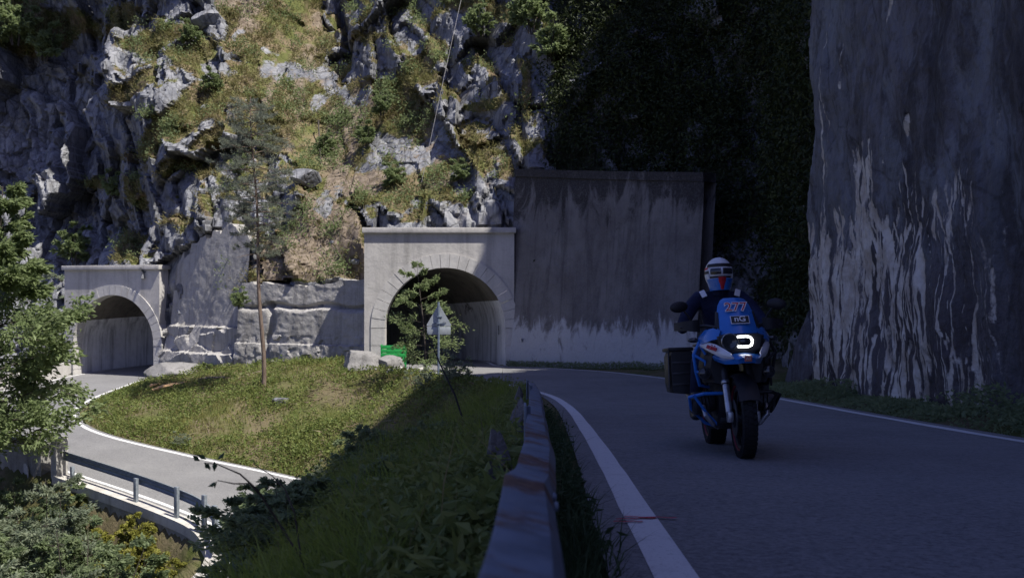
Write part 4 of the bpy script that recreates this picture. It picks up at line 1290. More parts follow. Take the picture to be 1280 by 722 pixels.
# weeds between guardrail and asphalt
n = 9000
y = np.exp(RNG.uniform(math.log(1.1), math.log(15), n)); ex = np.interp(y, KEY[:5, 1], KEY[:5, 0])
f = RNG.beta(1.2, 1.9, n); rxx = np.interp(y, ys, rx)
x = rxx + .05 + f * (ex - rxx - .02 + .05 * vnoise(np.stack([y * 2.2, y * 0], 1), 3))
z = ground(np.stack([x, y], 1))[0]
hh = RNG.uniform(.0, 1, n) ** 1.3 * .24 * np.clip(.8 + .9 * vnoise(np.stack([y * 1.7, y * 0 + 2], 1), 6), .15, 1.6) * (1 - .55 * f)
C = np.stack([x + RNG.normal(0, .02, n), y, z + hh], 1)
D = rnd_dirs(n); D[:, 2] = D[:, 2] * .4 + .1; D[:, 0] += .2
bl = np.stack([x, y, z - .01], 1)[::2]
stuff('weeds', [leaf_geo(C, D, RNG.uniform(.025, .065, n), RNG.uniform(.012, .03, n)), blade_geo(bl, RNG.uniform(.06, .26, len(bl)), .006, RNG.normal(0, .4, (len(bl), 2)))], 'leaf_dark', 'leafy roadside weeds crowding between rusting guardrail and asphalt', 'weeds')

# weeds at the foot of the walls
y = RNG.uniform(9, 25, 9000); wx = np.interp(y, [6, 12.5, 18.5, 22.2, 25], [6.35, 6.45, 6.75, 7.0, 7.2]); ex = np.interp(y, KEY[2:7, 3], KEY[2:7, 2])
x = wx - RNG.beta(1, 2.4, len(y)) * (wx - ex - .05); z = ground(np.stack([x, y], 1))[0]
hh = RNG.random(len(y)) * .28 * np.clip(.6 + 1.2 * vnoise(np.stack([y * 1.1, x * 0], 1), 12), .1, 1.5)
C1 = np.stack([x, y, z + hh], 1)
fr = RNG.random(3500); x = -.25 + fr * 7.0; y = 43.05 - fr * 7.7 - RNG.beta(1, 2.5, 3500) * .7
z = ground(np.stack([x, y], 1))[0]
C2 = np.stack([x, y, z + RNG.random(3500) * .25], 1)
C = np.concatenate([C1, C2]); D = rnd_dirs(len(C)); D[:, 2] = D[:, 2] * .5 + .2
stuff('weeds', [leaf_geo(C, D, RNG.uniform(.05, .12, len(C)), RNG.uniform(.025, .06, len(C)))], 'leaf_bush', 'straggling weeds along the foot of the cliff walls', 'weeds')


# turf hanging on the cliff ledges
def on_cliff(mask, n):
    idx = np.flatnonzero(mask); return CL['V'][RNG.choice(idx, n)] + RNG.normal(0, .06, (n, 3))


vm = CL['keepv'] & (CL['veg'] + .25 * fbm(CL['V'][:, [0, 2]] * 3.5, 2, 501) > .56) & (CL['shade'] < .3) & (CL['V'][:, 2] < 22)
base = on_cliff(vm & ((CL['soil'] < .55) | (RNG.random(len(CL['soil'])) < .22)), 16000)
C = np.repeat(base, 5, 0) + RNG.normal(0, .07, (80000, 3)); n = len(C)
dens = RNG.random(n) < np.clip(.75 + 1.3 * fbm(C[:, [0, 2]] * .7, 3, 503), .05, 1); C = C[dens]; n = len(C)
D = np.stack([RNG.normal(0, .5, n), RNG.normal(-.65, .3, n), RNG.normal(.35, .45, n)], 1)
stuff('cliff_turf', [leaf_geo(C, D, RNG.uniform(.16, .38, n), RNG.uniform(.03, .06, n), .1)], 'grass_dry', 'tussocky turf clinging to the sunlit ledges and gully of the cliff', 'grass')
# low scrub clumps on the ledges
ce = on_cliff(vm & (fbm(CL['V'][:, [0, 2]] * .9, 3, 505) > .05), 420)
C = np.repeat(ce, 60, 0) + RNG.normal(0, 1, (420 * 60, 3)) * [.28, .22, .2] + [0, -.12, .12]
D = rnd_dirs(len(C)); D[:, 2] = np.abs(D[:, 2])
stuff('scrub', [leaf_geo(C, D, RNG.uniform(.10, .2, len(C)), RNG.uniform(.05, .1, len(C)))], 'leaf_tree', 'dwarf scrub dotted over the cliff ledges', 'scrub')
# dark hanging growth right of the sunlit pillar
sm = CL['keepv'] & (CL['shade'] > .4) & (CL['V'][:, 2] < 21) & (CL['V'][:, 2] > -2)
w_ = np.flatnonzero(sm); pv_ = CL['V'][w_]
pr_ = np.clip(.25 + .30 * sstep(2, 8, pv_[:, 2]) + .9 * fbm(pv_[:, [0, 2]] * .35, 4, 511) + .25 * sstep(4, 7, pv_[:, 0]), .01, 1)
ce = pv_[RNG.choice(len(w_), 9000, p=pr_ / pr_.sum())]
C = np.repeat(ce, 12, 0) + RNG.normal(0, 1, (9000 * 12, 3)) * [.34, .3, .34] + [0, -.25, -.05]
w2 = np.flatnonzero(CR['keepv'] & (CR['V'][:, 1] > 22.5) & (CR['V'][:, 2] > -1.5) & (CR['V'][:, 2] < 16))
ce2 = CR['V'][RNG.choice(w2, 4500)]
C = np.concatenate([C, np.repeat(ce2, 12, 0) + RNG.normal(0, 1, (4500 * 12, 3)) * [.3, .34, .34] + [-.2, 0, 0]])
D = rnd_dirs(len(C)); D[:, 2] -= .5
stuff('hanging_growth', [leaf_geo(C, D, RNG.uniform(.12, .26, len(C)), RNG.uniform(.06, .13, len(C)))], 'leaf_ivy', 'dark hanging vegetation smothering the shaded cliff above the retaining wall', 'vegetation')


# ------------------------------------------------------------------ trees and shrubs
def curve_pts(a, b, sag, n=5, wob=.06):
    a, b = np.array(a, float), np.array(b, float); L = np.linalg.norm(b - a); out = []
    ph = RNG.uniform(0, 6.28, 3)
    for k in range(n + 1):
        t = k / n
        p = a + (b - a) * t + np.array([0, 0, sag * L * (t * (1 - t)) * 4]) + wob * L * np.array([math.sin(3 * t + ph[0]) - math.sin(ph[0]), math.sin(3.3 * t + ph[1]) - math.sin(ph[1]), 0]) * t * .6
        out.append(p)
    return out


def at(pts, t):
    t = min(max(t, 0), 1) * (len(pts) - 1); i = min(int(t), len(pts) - 2); f = t - i
    return pts[i] * (1 - f) + pts[i + 1] * f


def broadleaf(height, spread, r0, n1, n2, per, leaf, seedrng=None, start=.3, lean=(0, 0), top_narrow=.6, droop=.2, stems=1, up=.55):
    """returns (wood MB, leaf parts); layered sprays of leaves at the ends of three orders of branches"""
    wood = MB(); LC, LD = [], []
    for s in range(stems):
        a0 = RNG.uniform(0, 6.28)
        b0 = np.array([0, 0, -.2]) if stems == 1 else np.array([math.cos(a0) * .12, math.sin(a0) * .12, -.15])
        tipx = np.array([lean[0] * height, lean[1] * height, height]) if stems == 1 else np.array([math.cos(a0) * spread * RNG.uniform(.1, .75), math.sin(a0) * spread * RNG.uniform(.1, .75), height * RNG.uniform(.55, 1)])
        tr = curve_pts(b0, tipx, .0, 8, .05)
        rs = r0 if stems == 1 else r0 * RNG.uniform(.5, 1)
        wood.tube(tr, [rs * (1 - .88 * k / 8) for k in range(9)], 8)
        for i in range(n1):
            t = start + (1 - start) * (i + RNG.random()) / n1
            p = at(tr, t); an = i * 2.4 + RNG.uniform(-.5, .5)
            rel = (t - start) / (1 - start)
            prof = (1 - (1 - top_narrow) * rel) * (math.sin(math.pi * min(1, .25 + .75 * rel)) * .55 + .45)
            L = spread * prof * RNG.uniform(.65, 1.1) * (1 if stems == 1 else .55)
            e = p + np.array([math.cos(an) * L, math.sin(an) * L, L * RNG.uniform(up - .35, up)])
            br = curve_pts(p, e, -droop * .3 + .05, 5)
            rb = rs * .32 * (1 - .5 * t)
            wood.tube(br, [max(rb * (1 - .8 * k / 5), .004) for k in range(6)], 5)
            for j in range(n2):
                tt = .25 + .75 * (j + RNG.random()) / n2
                q = at(br, tt); a2 = an + RNG.choice([-1, 1]) * RNG.uniform(.4, 1.2)
                l2 = L * RNG.uniform(.25, .5)
                e2 = q + np.array([math.cos(a2) * l2, math.sin(a2) * l2, l2 * RNG.uniform(-.4, .6)])
                tw = curve_pts(q, e2, -droop * .2, 3)
                wood.tube(tw, [max(rb * .35, .003)] * 3 + [.002], 4, False)
                for c in range(per):
                    u = RNG.beta(2, 1.1)
                    pp = at(tw, u) + RNG.normal(0, 1, 3) * [l2 * .17, l2 * .17, l2 * .15]
                    LC.append(pp); dd = e2 - q + RNG.normal(0, .5, 3) * l2; dd[2] -= l2 * droop; LD.append(dd)
    LC, LD = np.array(LC), np.array(LD)
    n = len(LC)
    return wood, leaf_geo(LC, LD, RNG.uniform(.7, 1.25, n) * leaf[0], RNG.uniform(.7, 1.2, n) * leaf[1])


def tree_thing(name, loc, label, cat, wl, bark_m, leaf_m, rot=0, parts=('trunk', 'crown'), group=None, scale=1.0):
    r = empty(name, loc, (0, 0, rot), label, cat, group); r.scale = (scale,) * 3
    w_, lf = wl
    w_.build(parts[0], M[bark_m], r)
    V, Fc, T = lf
    link(parts[1], np_mesh(parts[1], V, Fc, {'tint': T}), M[leaf_m], r, False)
    return r


def dup(root, loc, rot, scale, label, group=None):
    r = root.copy(); col.objects.link(r); r.location = loc; r.rotation_euler = (0, 0, rot); r.scale = scale if hasattr(scale, '__len__') else (scale,) * 3
    r['label'] = label
    if group: r['group'] = group
    elif 'group' in r: del r['group']
    for ch in root.children:
        c = ch.copy(); col.objects.link(c); c.parent = r
    return r


# pine standing on the sunlit slope
px_, py_ = -10.35, 40.0
pb_ = np.array([px_, py_, gz1(px_, py_)])
pine = empty('pine_tree', tuple(pb_), (0, 0, 0), 'slender pine with bare reddish trunk and thin grey-green crown on the sunlit slope', 'tree')
topz = 8.0 - pb_[2]
tr = [np.array([-.55 * (k / 14) ** 1.2 + .05 * math.sin(k * .9), .03 * math.sin(k * 1.3), -.3 + (topz + .3) * k / 14]) for k in range(15)]
mb = MB(); mb.tube(tr, [.092 * (1 - .9 * k / 14) + .010 for k in range(15)], 10); mb.build('trunk', M['bark_pine'], pine)
tw = MB(); NC, ND = [], []
for i in range(96):
    t = .42 + .57 * (i / 96) ** .9; p = at(tr, t)
    live = t > .48
    L = (2.45 * math.sin(math.pi * min(1, .30 + .70 * (1 - (t - .42) / .58))) ** .8 * (1 - .75 * ((t - .42) / .58) ** 1.6) + .15) * RNG.uniform(.6, 1.1)
    if not live: L = RNG.uniform(.5, 1.3)
    an = i * 2.39996 + RNG.uniform(-.4, .4)
    e = p + np.array([math.cos(an) * L, math.sin(an) * L, L * RNG.uniform(-.35, .30)])
    br = curve_pts(p, e, .03, 5)
    tw.tube(br, [max(.022 * (1 - .8 * k / 5), .004) for k in range(6)], 5, False)
    if not live and RNG.random() < .75: continue
    for j in range(int(6 + 8 * L)):
        u = .25 + .75 * RNG.random(); q = at(br, u); a2 = an + RNG.choice([-1, 1]) * RNG.uniform(.3, 1.1); l2 = RNG.uniform(.15, .5) * (1.15 - .5 * u) * min(1, L)
        e2 = q + np.array([math.cos(a2) * l2, math.sin(a2) * l2, RNG.uniform(-.15, .6) * l2 + .03])
        nn = int(10 + 42 * l2)
        for c in range(nn):
            v = RNG.random() ** .7; NC.append(q + (e2 - q) * v); dd = unit((e2 - q)[None])[0] * .55 + RNG.normal(0, .5, 3); dd[2] += .25; ND.append(dd)
tw.build('branches', M['bark_pine'], pine)
NC, ND = np.array(NC), np.array(ND); n = len(NC)
V, Fc, T = leaf_geo(NC, ND, RNG.uniform(.09, .17, n), RNG.uniform(.016, .026, n), .05)
link('crown', np_mesh('crown', V, Fc, {'tint': T}), M['needles'], pine, False)

# broad-leaved tree at the left edge, rooted below the arched parapet
tree_thing('leafy_tree', (-15.0, 27.4, -8.0), 'pale green leafy tree with slim dark trunk growing below the arched parapet', 'tree',
           broadleaf(11.0, 2.95, .12, 44, 11, 60, (.19, .10), start=.30, lean=(-.05, 0), top_narrow=.4, droop=.25), 'bark_dark', 'leaf_tree')
# sapling before the broad portal
tree_thing('sapling', (-3.3, 37.0, gz1(-3.3, 37.0)), 'sparse shaded sapling with layered leaf sprays before the dark tunnel mouth', 'tree',
           broadleaf(4.3, 1.6, .045, 20, 7, 30, (.13, .06), start=.06, lean=(-.03, 0), top_narrow=.55, droop=.15, up=.35), 'bark_dark', 'leaf_tree')

# shrubs: four forms, copied
base_forms = []
TH = 'bark_dark'
F1 = tree_thing('shrub', (-12.4, 25.2, -8.5), 'tall pale willowy shrub filling the thicket below the pale parapet pillar', 'shrub',
                broadleaf(3.6, 2.3, .05, 9, 6, 40, (.135, .055), stems=11, start=.2, droop=.15, up=.5), TH, 'leaf_pale', parts=('stems', 'foliage'))
F2 = tree_thing('shrub', (-9.9, 22.6, -9.2), 'dense mid green shrub in the middle of the thicket below the masonry wall', 'shrub',
                broadleaf(3.6, 2.2, .05, 9, 6, 38, (.12, .065), stems=11, start=.15, droop=.2, up=.45), TH, 'leaf_bush', parts=('stems', 'foliage'))
F3 = tree_thing('shrub', (-9.35, 24.6, -7.9), 'yellow-green shrub spilling over the masonry wall under the lower guardrail', 'shrub',
                broadleaf(1.35, .85, .03, 7, 6, 30, (.10, .055), stems=9, start=.15, droop=.2, up=.4), TH, 'leaf_yellow', parts=('stems', 'foliage'))
F4 = tree_thing('shrub', (-3.0, 13.3, gz1(-3.0, 13.3) - .1), 'big dark shrub in shade on the slope above the lower road', 'shrub',
                broadleaf(1.15, 1.1, .025, 8, 6, 34, (.085, .042), stems=10, start=.2, droop=.1, up=.5), TH, 'leaf_bush', parts=('stems', 'foliage'))
for src, x, y, z, rot, sc, lb in [
    (F1, -14.6, 25.0, -8.3, 1.3, (1.0, 1.0, .95), 'willowy shrub next to the slim trunk of the leafy tree, below the parapet'),
    (F1, -10.6, 20.2, -8.8, 2.6, .9, 'pale willowy shrub low in the thicket, in front of the dense green one'),
    (F1, -8.9, 18.4, -9.8, 4.6, .75, 'small pale shrub at the bottom edge of the thicket'),
    (F2, -13.6, 27.3, -8.3, .7, (.85, .85, .78), 'green shrub leaning on the arched parapet under the leafy tree'),
    (F2, -7.6, 20.2, -10.3, 2.1, (.75, .75, .66), 'green shrub at the thicket end nearest the dark verge bushes'),
    (F2, -12.2, 21.4, -8.6, 4.0, (.95, .95, .9), 'green shrub at the bottom left, under the willowy ones'),
    (F2, -16.2, 28.4, -7.9, 3.2, (.8, .8, .8), 'green shrub at the far left of the thicket, hiding the parapet drains'),
    (F3, -13.2, 28.4, -7.4, 1.1, 1.15, 'yellow-green shrub at the foot of the pale parapet pillar'),
    (F3, -11.4, 26.7, -8.0, 2.4, (1.2, 1.2, 1.05), 'yellow-green shrub halfway along the overgrown masonry wall'),
    (F3, -10.35, 26.0, -7.6, 5.3, (1.1, 1.1, 1.1), 'yellow-green shrub climbing the masonry wall beneath the middle rail post'),
    (F2, -12.6, 27.6, -8.1, 5.1, (.5, .5, .48), 'small green shrub against the masonry wall, beside the pale pillar'),
    (F2, -10.0, 24.9, -8.6, .3, (.5, .5, .52), 'small green shrub below the yellow-green one on the masonry wall'),
    (F2, -11.2, 24.6, -8.7, 1.6, (.62, .62, .66), 'mid green shrub between the willowy shrub and the yellow-green ones on the wall'),
    (F2, -9.3, 22.4, -9.2, 3.3, (.6, .6, .58), 'mid green shrub under the far end of the pale kerb'),
    (F3, -9.6, 23.3, -8.3, .8, (1.3, 1.3, 1.2), 'broad yellow-green shrub low on the bank under the kerb'),
    (F1, -10.0, 21.4, -8.8, 5.6, (.75, .75, .72), 'small willowy shrub in front of the yellow-green bank shrubs'),
    (F3, -8.5, 23.6, -8.2, 4.1, (1.2, 1.2, 1.1), 'yellow-green shrub near the hidden end of the lower guardrail'),
    (F4, -2.2, 9.4, None, 1.9, (.9, .9, .7), 'dark shrub hanging over the bottom edge of the shaded verge'),
    (F4, -3.0, 15.2, None, 3.5, (.9, .9, .62), 'dark leafy shrub hiding the turn of the lower road'),
    (F4, -2.9, 18.5, None, 5.0, (1.1, 1.1, .9), 'dark shrub at the edge of sun and shade below the verge'),
    (F4, -3.2, 23.0, None, .4, (.9, .9, .8), 'half sunlit shrub above the inner line of the lower road'),
    (F4, -2.7, 11.5, None, 2.7, (1.0, 1.0, .75), 'leafy shrub in shade next to the blurred bare shoot'),
    (F4, -1.9, 15.5, None, .9, (.8, .8, .55), 'low dark shrub in the long grass of the verge'),
    (F4, -1.35, 20.5, None, 2.2, (.7, .7, .6), 'rounded weedy shrub in the verge grass behind the leaning stick'),
    (F4, -2.2, 21.5, None, 4.2, (.9, .9, .8), 'leafy shrub where the shaded verge meets the sunlit slope'),
    (F4, -1.7, 26.5, None, 1.4, (.8, .8, .8), 'weedy shrub on the verge nearest the road sign'),
    (F4, -1.1, 8.6, None, 3.1, (.55, .55, .5), 'small shaded shrub in the grass below the first stone post'),
    (F4, -.95, 12.2, None, .2, (.5, .5, .5), 'small shaded shrub in the grass below the second stone post'),
    (F4, -2.3, 16.8, None, 5.4, (1.0, 1.0, .85), 'bushy dark shrub on the brow right of the bare shoot'),
    (F4, -1.85, 7.2, None, 5.9, (.8, .8, .5), 'dark shrub at the bottom of the verge, nearest the lens')]:
    dup(src, (x, y, gz1(x, y) - .1 if z is None else z), rot, sc, lb)
F4.scale = (.95, .95, .7)
F5 = tree_thing('shrub', (-4.55, 27.8, gz1(-4.55, 27.8) - .1), 'olive upright shrub catching the sun in the middle of the slope', 'shrub',
                broadleaf(1.7, .95, .025, 6, 4, 14, (.12, .042), stems=7, start=.25, droop=.0, up=.7), 'bark_dark', 'leaf_pale', parts=('stems', 'foliage'))
for x, y, rot, sc, lb in [(-3.6, 26.2, .6, (.9, .9, .8), 'feathery shrub on the brow between sunlit and shaded grass'), (-6.1, 30.9, 1.2, (.6, .6, .5), 'small olive shrub beside the inner line of the lower road'), (-1.9, 31.5, 2.2, (.75, .75, .7), 'olive shrub in the shade just below the road sign'),
                          (-11.9, 34.4, 3.0, (.5, .5, .4), 'low shrub by the mossy stone on the sunlit slope'), (-3.1, 33.0, 4.4, (.7, .7, .65), 'thin olive shrub at the foot of the sapling'),
                          (-24.3, 56.8, 5.0, (3.4, 3.4, 2.2), 'big green shrub squeezed between shaded portal and cliff')]:
    dup(F5, (x, y, gz1(x, y) - .1 if y < 50 else -2.0), rot, sc, lb)
# cliff bushes that stand out one by one
F6 = tree_thing('cliff_bush', P(140, 245, 59.5), 'dark bush in the cleft left of the rock buttress', 'shrub',
                broadleaf(1.6, 1.1, .03, 6, 4, 16, (.19, .09), stems=6, start=.15, droop=.2, up=.4), 'bark_dark', 'leaf_tree', parts=('stems', 'foliage'))
for px, py, Y, sc, lb in [(20, 40, 67.5, 2.0, 'wide bush high on the far cliff at the top left corner'), (55, 60, 67.0, 1.6, 'bush on the far cliff ledge right of the wide one'), (95, 315, 60.5, 1.5, 'bush on the rock directly above the shaded portal'),
                          (262, 100, 55.3, .8, 'rounded bush under the grey rock knob'), (235, 42, 58.2, .9, 'bush on the grassy ridge left of the rock knob'), (300, 205, 51.5, .7, 'bush among rocks left of the pine top'),
                          (455, 168, 51.6, .8, 'bush in the gully left of the steel cable'), (478, 130, 52.6, .8, 'bush under the big cracked rock block'), (410, 180, 53.0, .8, 'bush in the middle of the grassy gully'),
                          (492, 222, 48.8, .8, 'bush above the broad portal cornice, left of the cable'), (575, 215, 47.0, .7, 'bush on the rock right of the steel cable'), (300, 372, 45.9, .6, 'bush hanging on the corner of the ledged wall'),
                          (600, 30, 51.5, 1.1, 'bush at the top edge beside the cable'), (665, 25, 48.5, 1.4, 'bush at the top where sun meets shade'), (688, 60, 47.2, 1.3, 'half lit bush on the edge of the shaded cliff')]:
    dup(F6, P(px, py + 12, Y - .3), RNG.uniform(0, 6.28), sc, lb)
# a bare shoot arching into view close to the lens
sh = empty('shoot', (-.62, 3.6, gz1(-.62, 3.6)), (0, 0, 0), 'blurred bare shoot with a few dark leaves arching over the lower road', 'plant')
so_ = np.array(sh.location)
mb = MB()
s1 = [np.array(P(*q)) for q in [(400, 730, 3.6), (372, 690, 3.6), (340, 640, 3.55), (322, 612, 3.5), (300, 592, 3.5), (272, 580, 3.5), (255, 578, 3.5)]]
s1[0] = so_ + [0, 0, -.05]
mb.tube([p - so_ for p in s1], [.005, .0045, .004, .0035, .003, .002, .0015], 6)
s2 = [np.array(P(*q)) for q in [(330, 624, 3.52), (312, 604, 3.5), (292, 604, 3.48), (272, 600, 3.46)]]
s2b = [np.array(P(*q)) for q in [(376, 600 + 92, 3.6), (368, 640, 3.62), (356, 610, 3.62), (340, 594, 3.6), (318, 580, 3.6)]]
mb.tube([p - so_ for p in s2], [.0035, .003, .0025, .0015], 6)
mb.tube([p - so_ for p in s2b], [.004, .0035, .003, .002, .0015], 6)
mb.build('stem', M['bark_dark'], sh)
lc = np.array([P(*q) for q in [(255, 578, 3.5), (250, 576, 3.5), (258, 574, 3.49), (268, 576, 3.5), (272, 574, 3.5), (272, 600, 3.46), (270, 602, 3.46), (256, 580, 3.51), (318, 580, 3.6)]]) - so_
V, Fc, T = leaf_geo(lc, rnd_dirs(len(lc)) * [.8, .4, 1] + [-.2, 0, -.3], .038, .02)
link('leaves', np_mesh('leaves', V, Fc, {'tint': T}), M['leaf_dark'], sh, False)
# ------------------------------------------------------------------ motorcycle and rider coming up the road
BL = (1.91, 7.86, -1.386)
BROT = (-.083, -.035, -.045)
moto = empty('motorcycle', BL, BROT, 'blue and white touring motorcycle with one lit headlight and black side case', 'motorcycle')
M['blue'] = plain('blue_bodywork', (.02, .155, .50), .3, var=.06, scale=5, coat=.4)
M['bluetube'] = plain('blue_tube', (.02, .16, .52), .4, var=.1)
M['white'] = plain('white_bodywork', (.62, .63, .65), .35, var=.06, scale=8, coat=.3)
M['blackp'] = plain('black_plastic', (.012, .012, .014), .5, var=.3)
M['darkmetal'] = plain('dark_metal', (.05, .05, .055), .45, .6, .3)
M['alu'] = plain('brushed_alloy', (.45, .46, .48), .35, .8, .2, 20)
M['tyre'] = plain('tyre_rubber', (.012, .012, .013), .8, var=.3, scale=30)
M['case'] = plain('black_case', (.014, .014, .017), .42, var=.3, scale=9)
M['lens'] = plain('dark_lens', (.02, .022, .025), .12, var=.1, coat=.6)
M['redp'] = plain('red_paint', (.45, .02, .03), .4)
M['orange'] = plain('salmon_emblem', (.62, .20, .13), .5)
led = bpy.data.materials.new('daylight_ring'); led.use_nodes = True
_b = led.node_tree.nodes['Principled BSDF']; _b.inputs['Emission Color'].default_value = (.95, .97, 1, 1); _b.inputs['Emission Strength'].default_value = 5
_b.inputs['Base Color'].default_value = (.8, .8, .8, 1)


def wheel(y, r, w, rim_r, steer=0.0, discs=1):
    wn = MB()
    wn.lathe([(.035, -.07), (.05, -.05), (.05, .05), (.035, .07)], (0, y, r), (1, 0, 0), 16)
    for k in range(12):
        a = 2 * math.pi * k / 12 + .1
        s = .05 if k % 2 else -.05
        wn.tube([(s, y + math.cos(a) * .045, r + math.sin(a) * .045), (s * .3, y + math.cos(a + .25) * rim_r, r + math.sin(a + .25) * rim_r)], .006, 5)
    wo = wn.build('wheel', M['darkmetal'], moto)
    ty = MB(); h = w / 2
    prof = [(rim_r + .005, -h * .62), (rim_r + .045, -h * .95), (r - .05, -h), (r - .022, -h * .86), (r - .006, -h * .5), (r, 0), (r - .006, h * .5), (r - .022, h * .86), (r - .05, h), (rim_r + .045, h * .95), (rim_r + .005, h * .62)]
    ty.lathe(prof, (0, y, r), (1, 0, 0), 48, True)
    for k in range(44):                       # chunky tread
        a = 2 * math.pi * k / 44
        for sx, rr_, da in ((-h * .62, r - .008, 0), (h * .62, r - .008, .07), (0, r - .001, .035)):
            aa = a + da
            ty.box((sx, y + math.cos(aa) * rr_, r + math.sin(aa) * rr_), (h * .5, .012, .028), (aa, 0, 0))
    ty.build('tyre', M['tyre'], wo)
    ri = MB(); ri.lathe([(rim_r - .022, -h * .6), (rim_r + .008, -h * .64), (rim_r + .008, -h * .5), (rim_r - .012, 0), (rim_r + .008, h * .5), (rim_r + .008, h * .64), (rim_r - .022, h * .6), (rim_r - .03, 0)], (0, y, r), (1, 0, 0), 40, True)
    ri.build('rim', M['darkmetal'], wo)
    st = MB()
    for s in (-1, 1): st.lathe([(rim_r + .010, s * h * .70), (rim_r + .020, s * (h * .80 + .004)), (rim_r + .020, s * (h * .80 + .001)), (rim_r + .010, s * h * .68)], (0, y, r), (1, 0, 0), 40, True)
    st.build('red_band', plain('rim_tape', (.16, .008, .018), .5), wo)
    for s in ((-1, 1) if discs == 2 else (1,)):
        dk_ = MB(); dk_.lathe([(.08, s * .068), (.15, s * .068), (.15, s * .073), (.08, s * .073)], (0, y, r), (1, 0, 0), 28, True); dk_.build('brake_disc', M['darkmetal'], wo)
    return wo


wheel(0, .330, .125, .245, discs=2)
wheel(1.51, .325, .175, .222)
for s in (-1, 1):
    mb = MB(); mb.tube([(s * .105, .01, .33), (s * .105, .06, .44), (s * .105, .13, .60)], [.026, .03, .03], 12); mb.box((s * .108, -.01, .34), (.05, .09, .09), bev=.015)
    mb.box((s * .10, .10, .42), (.04, .07, .12), (.3, 0, 0), .012)
    fk = mb.build('fork_leg', M['alu'], moto)
    mb = MB(); mb.tube([(s * .105, .13, .60), (s * .105, .22, .80), (s * .105, .29, .98)], [.034, .034, .030], 12); mb.build('stanchion', M['darkmetal'], fk)
    mb = MB(); mb.lathe([(.034, 0), (.038, .006), (.038, .028), (.034, .034)], (s * .105, .135, .605), (0, .4, .9), 14); mb.build('seal_collar', M['alu'], fk)
# mudguard hugging the front tyre
g = []
for k in range(13):
    a = math.radians(25 + 110 * k / 12)
    g.append([(x, math.cos(a) * -.372 * 1 + 0, .33 + math.sin(a) * (.372 - (abs(x) / .085) ** 2 * .03)) for x in (-.085, -.055, 0, .055, .085)])
mb = MB(); mb.panel(g, .004); mb.build('mudguard', M['blackp'], moto)
# beak: blue nose with white cheeks
def beak_sec(y, w, zt, zb, n=9):
    top = [(w * math.sin((k / (n - 1) - .5) * math.pi) , y + .05 * (abs(k / (n - 1) - .5) * 2) ** 2, zt - (zt - zb) * (abs(k / (n - 1) - .5) * 2) ** 1.6) for k in range(n)]
    bot = [(p[0] * .92, p[1] + .01, p[2] - .03 - .02 * (1 - abs(k / (n - 1) - .5) * 2)) for k, p in enumerate(top)][::-1]
    return top + bot
mb = MB(); mb.loft([beak_sec(-.34, .07, .825, .80), beak_sec(-.28, .115, .842, .80), beak_sec(-.17, .155, .858, .80), beak_sec(-.04, .19, .872, .82), beak_sec(.10, .205, .88, .84)])
mb.build('beak', M['blue'], moto)
for s in (-1, 1):
    rows = []
    for (a, b) in [((.115, -.245, .858), (.10, -.262, .812)), ((.150, -.15, .895), (.178, -.14, .825)), ((.195, -.03, .935), (.225, -.02, .862)), ((.245, .12, .965), (.270, .13, .905)), ((.285, .30, .975), (.30, .30, .935))]:
        rows.append([(s * (a[0] + (b[0] - a[0]) * t + .012 * math.sin(math.pi * t)), a[1] + (b[1] - a[1]) * t - .012 * math.sin(math.pi * t), a[2] + (b[2] - a[2]) * t) for t in (0, .33, .66, 1)])
    mb = MB(); mb.panel(rows if s > 0 else rows[::-1], .010)
    ck = mb.build('white_cheek', M['white'], moto)
    if s < 0:
        p0 = Vector((-.215, -.030, .905)); tx = Vector((.30, -.62, -.16)).normalized(); nn = Vector((-.75, -.55, .30)); nn = (nn - tx * nn.dot(tx)).normalized(); uu = nn.cross(tx)
        Mt = Matrix(((tx.x, uu.x, nn.x, p0.x + nn.x * .024), (tx.y, uu.y, nn.y, p0.y + nn.y * .024), (tx.z, uu.z, nn.z, p0.z + nn.z * .024), (0, 0, 0, 1)))
        text_mesh('lettering', 'acirin', .062, M['redp'], ck, Mt, .006, .001)
mb = MB(); mb.box((-.002, -.352, .812), (.056, .012, .048), (.35, 0, 0), .004); em = mb.build('emblem', M['orange'], moto)
text_mesh('emblem_mark', 'A3', .034, M['white'], em, Matrix.Translation((-.002, -.3605, .812)) @ Euler((math.radians(90) + .35, 0, 0)).to_matrix().to_4x4(), .001)
# headlight
mb = MB()
mb.loft([[(x * sx - .0, y, .945 + z * sx) for x, z in ((-.185, .055), (-.13, .075), (.13, .075), (.185, .055), (.165, -.05), (.10, -.085), (-.10, -.085), (-.165, -.05))] for y, sx in ((-.115, .86), (-.09, 1.0), (.10, 1.0))])
hl = mb.build('headlight', M['blackp'], moto)
mb = MB(); mb.lathe([(.0, .0), (.03, .008), (.055, .012), (.060, .0), (.062, -.02)], (-.098, -.110, .955), (0, -1, 0), 24); mb.build('dim_lens', M['lens'], hl)
mb = MB(); mb.lathe([(.060, 0), (.066, .010), (.070, 0)], (-.098, -.112, .955), (0, -1, 0), 24); mb.build('lens_bezel', M['alu'], hl)
U = [(-.035, .992), (.035, .994), (.066, .988), (.082, .970), (.084, .945), (.076, .922), (.052, .911), (.01, .910), (-.035, .912)]
mb = MB(); mb.tube([(x - .002, -.122, z) for x, z in U], .0085, 8); mb.build('daylight_ring', led, hl)
mb = MB(); mb.box((.022, -.116, .951), (.085, .012, .055), bev=.02); mb.build('lit_lens', M['lens'], hl)
mb = MB()
for k in range(4): mb.box((0, -.12 + .012 * k, .868 - .012 * k), (.20 - .02 * k, .03, .005))
mb.box((0, -.09, .85), (.18, .02, .05))
mb.build('grille', M['darkmetal'], moto)
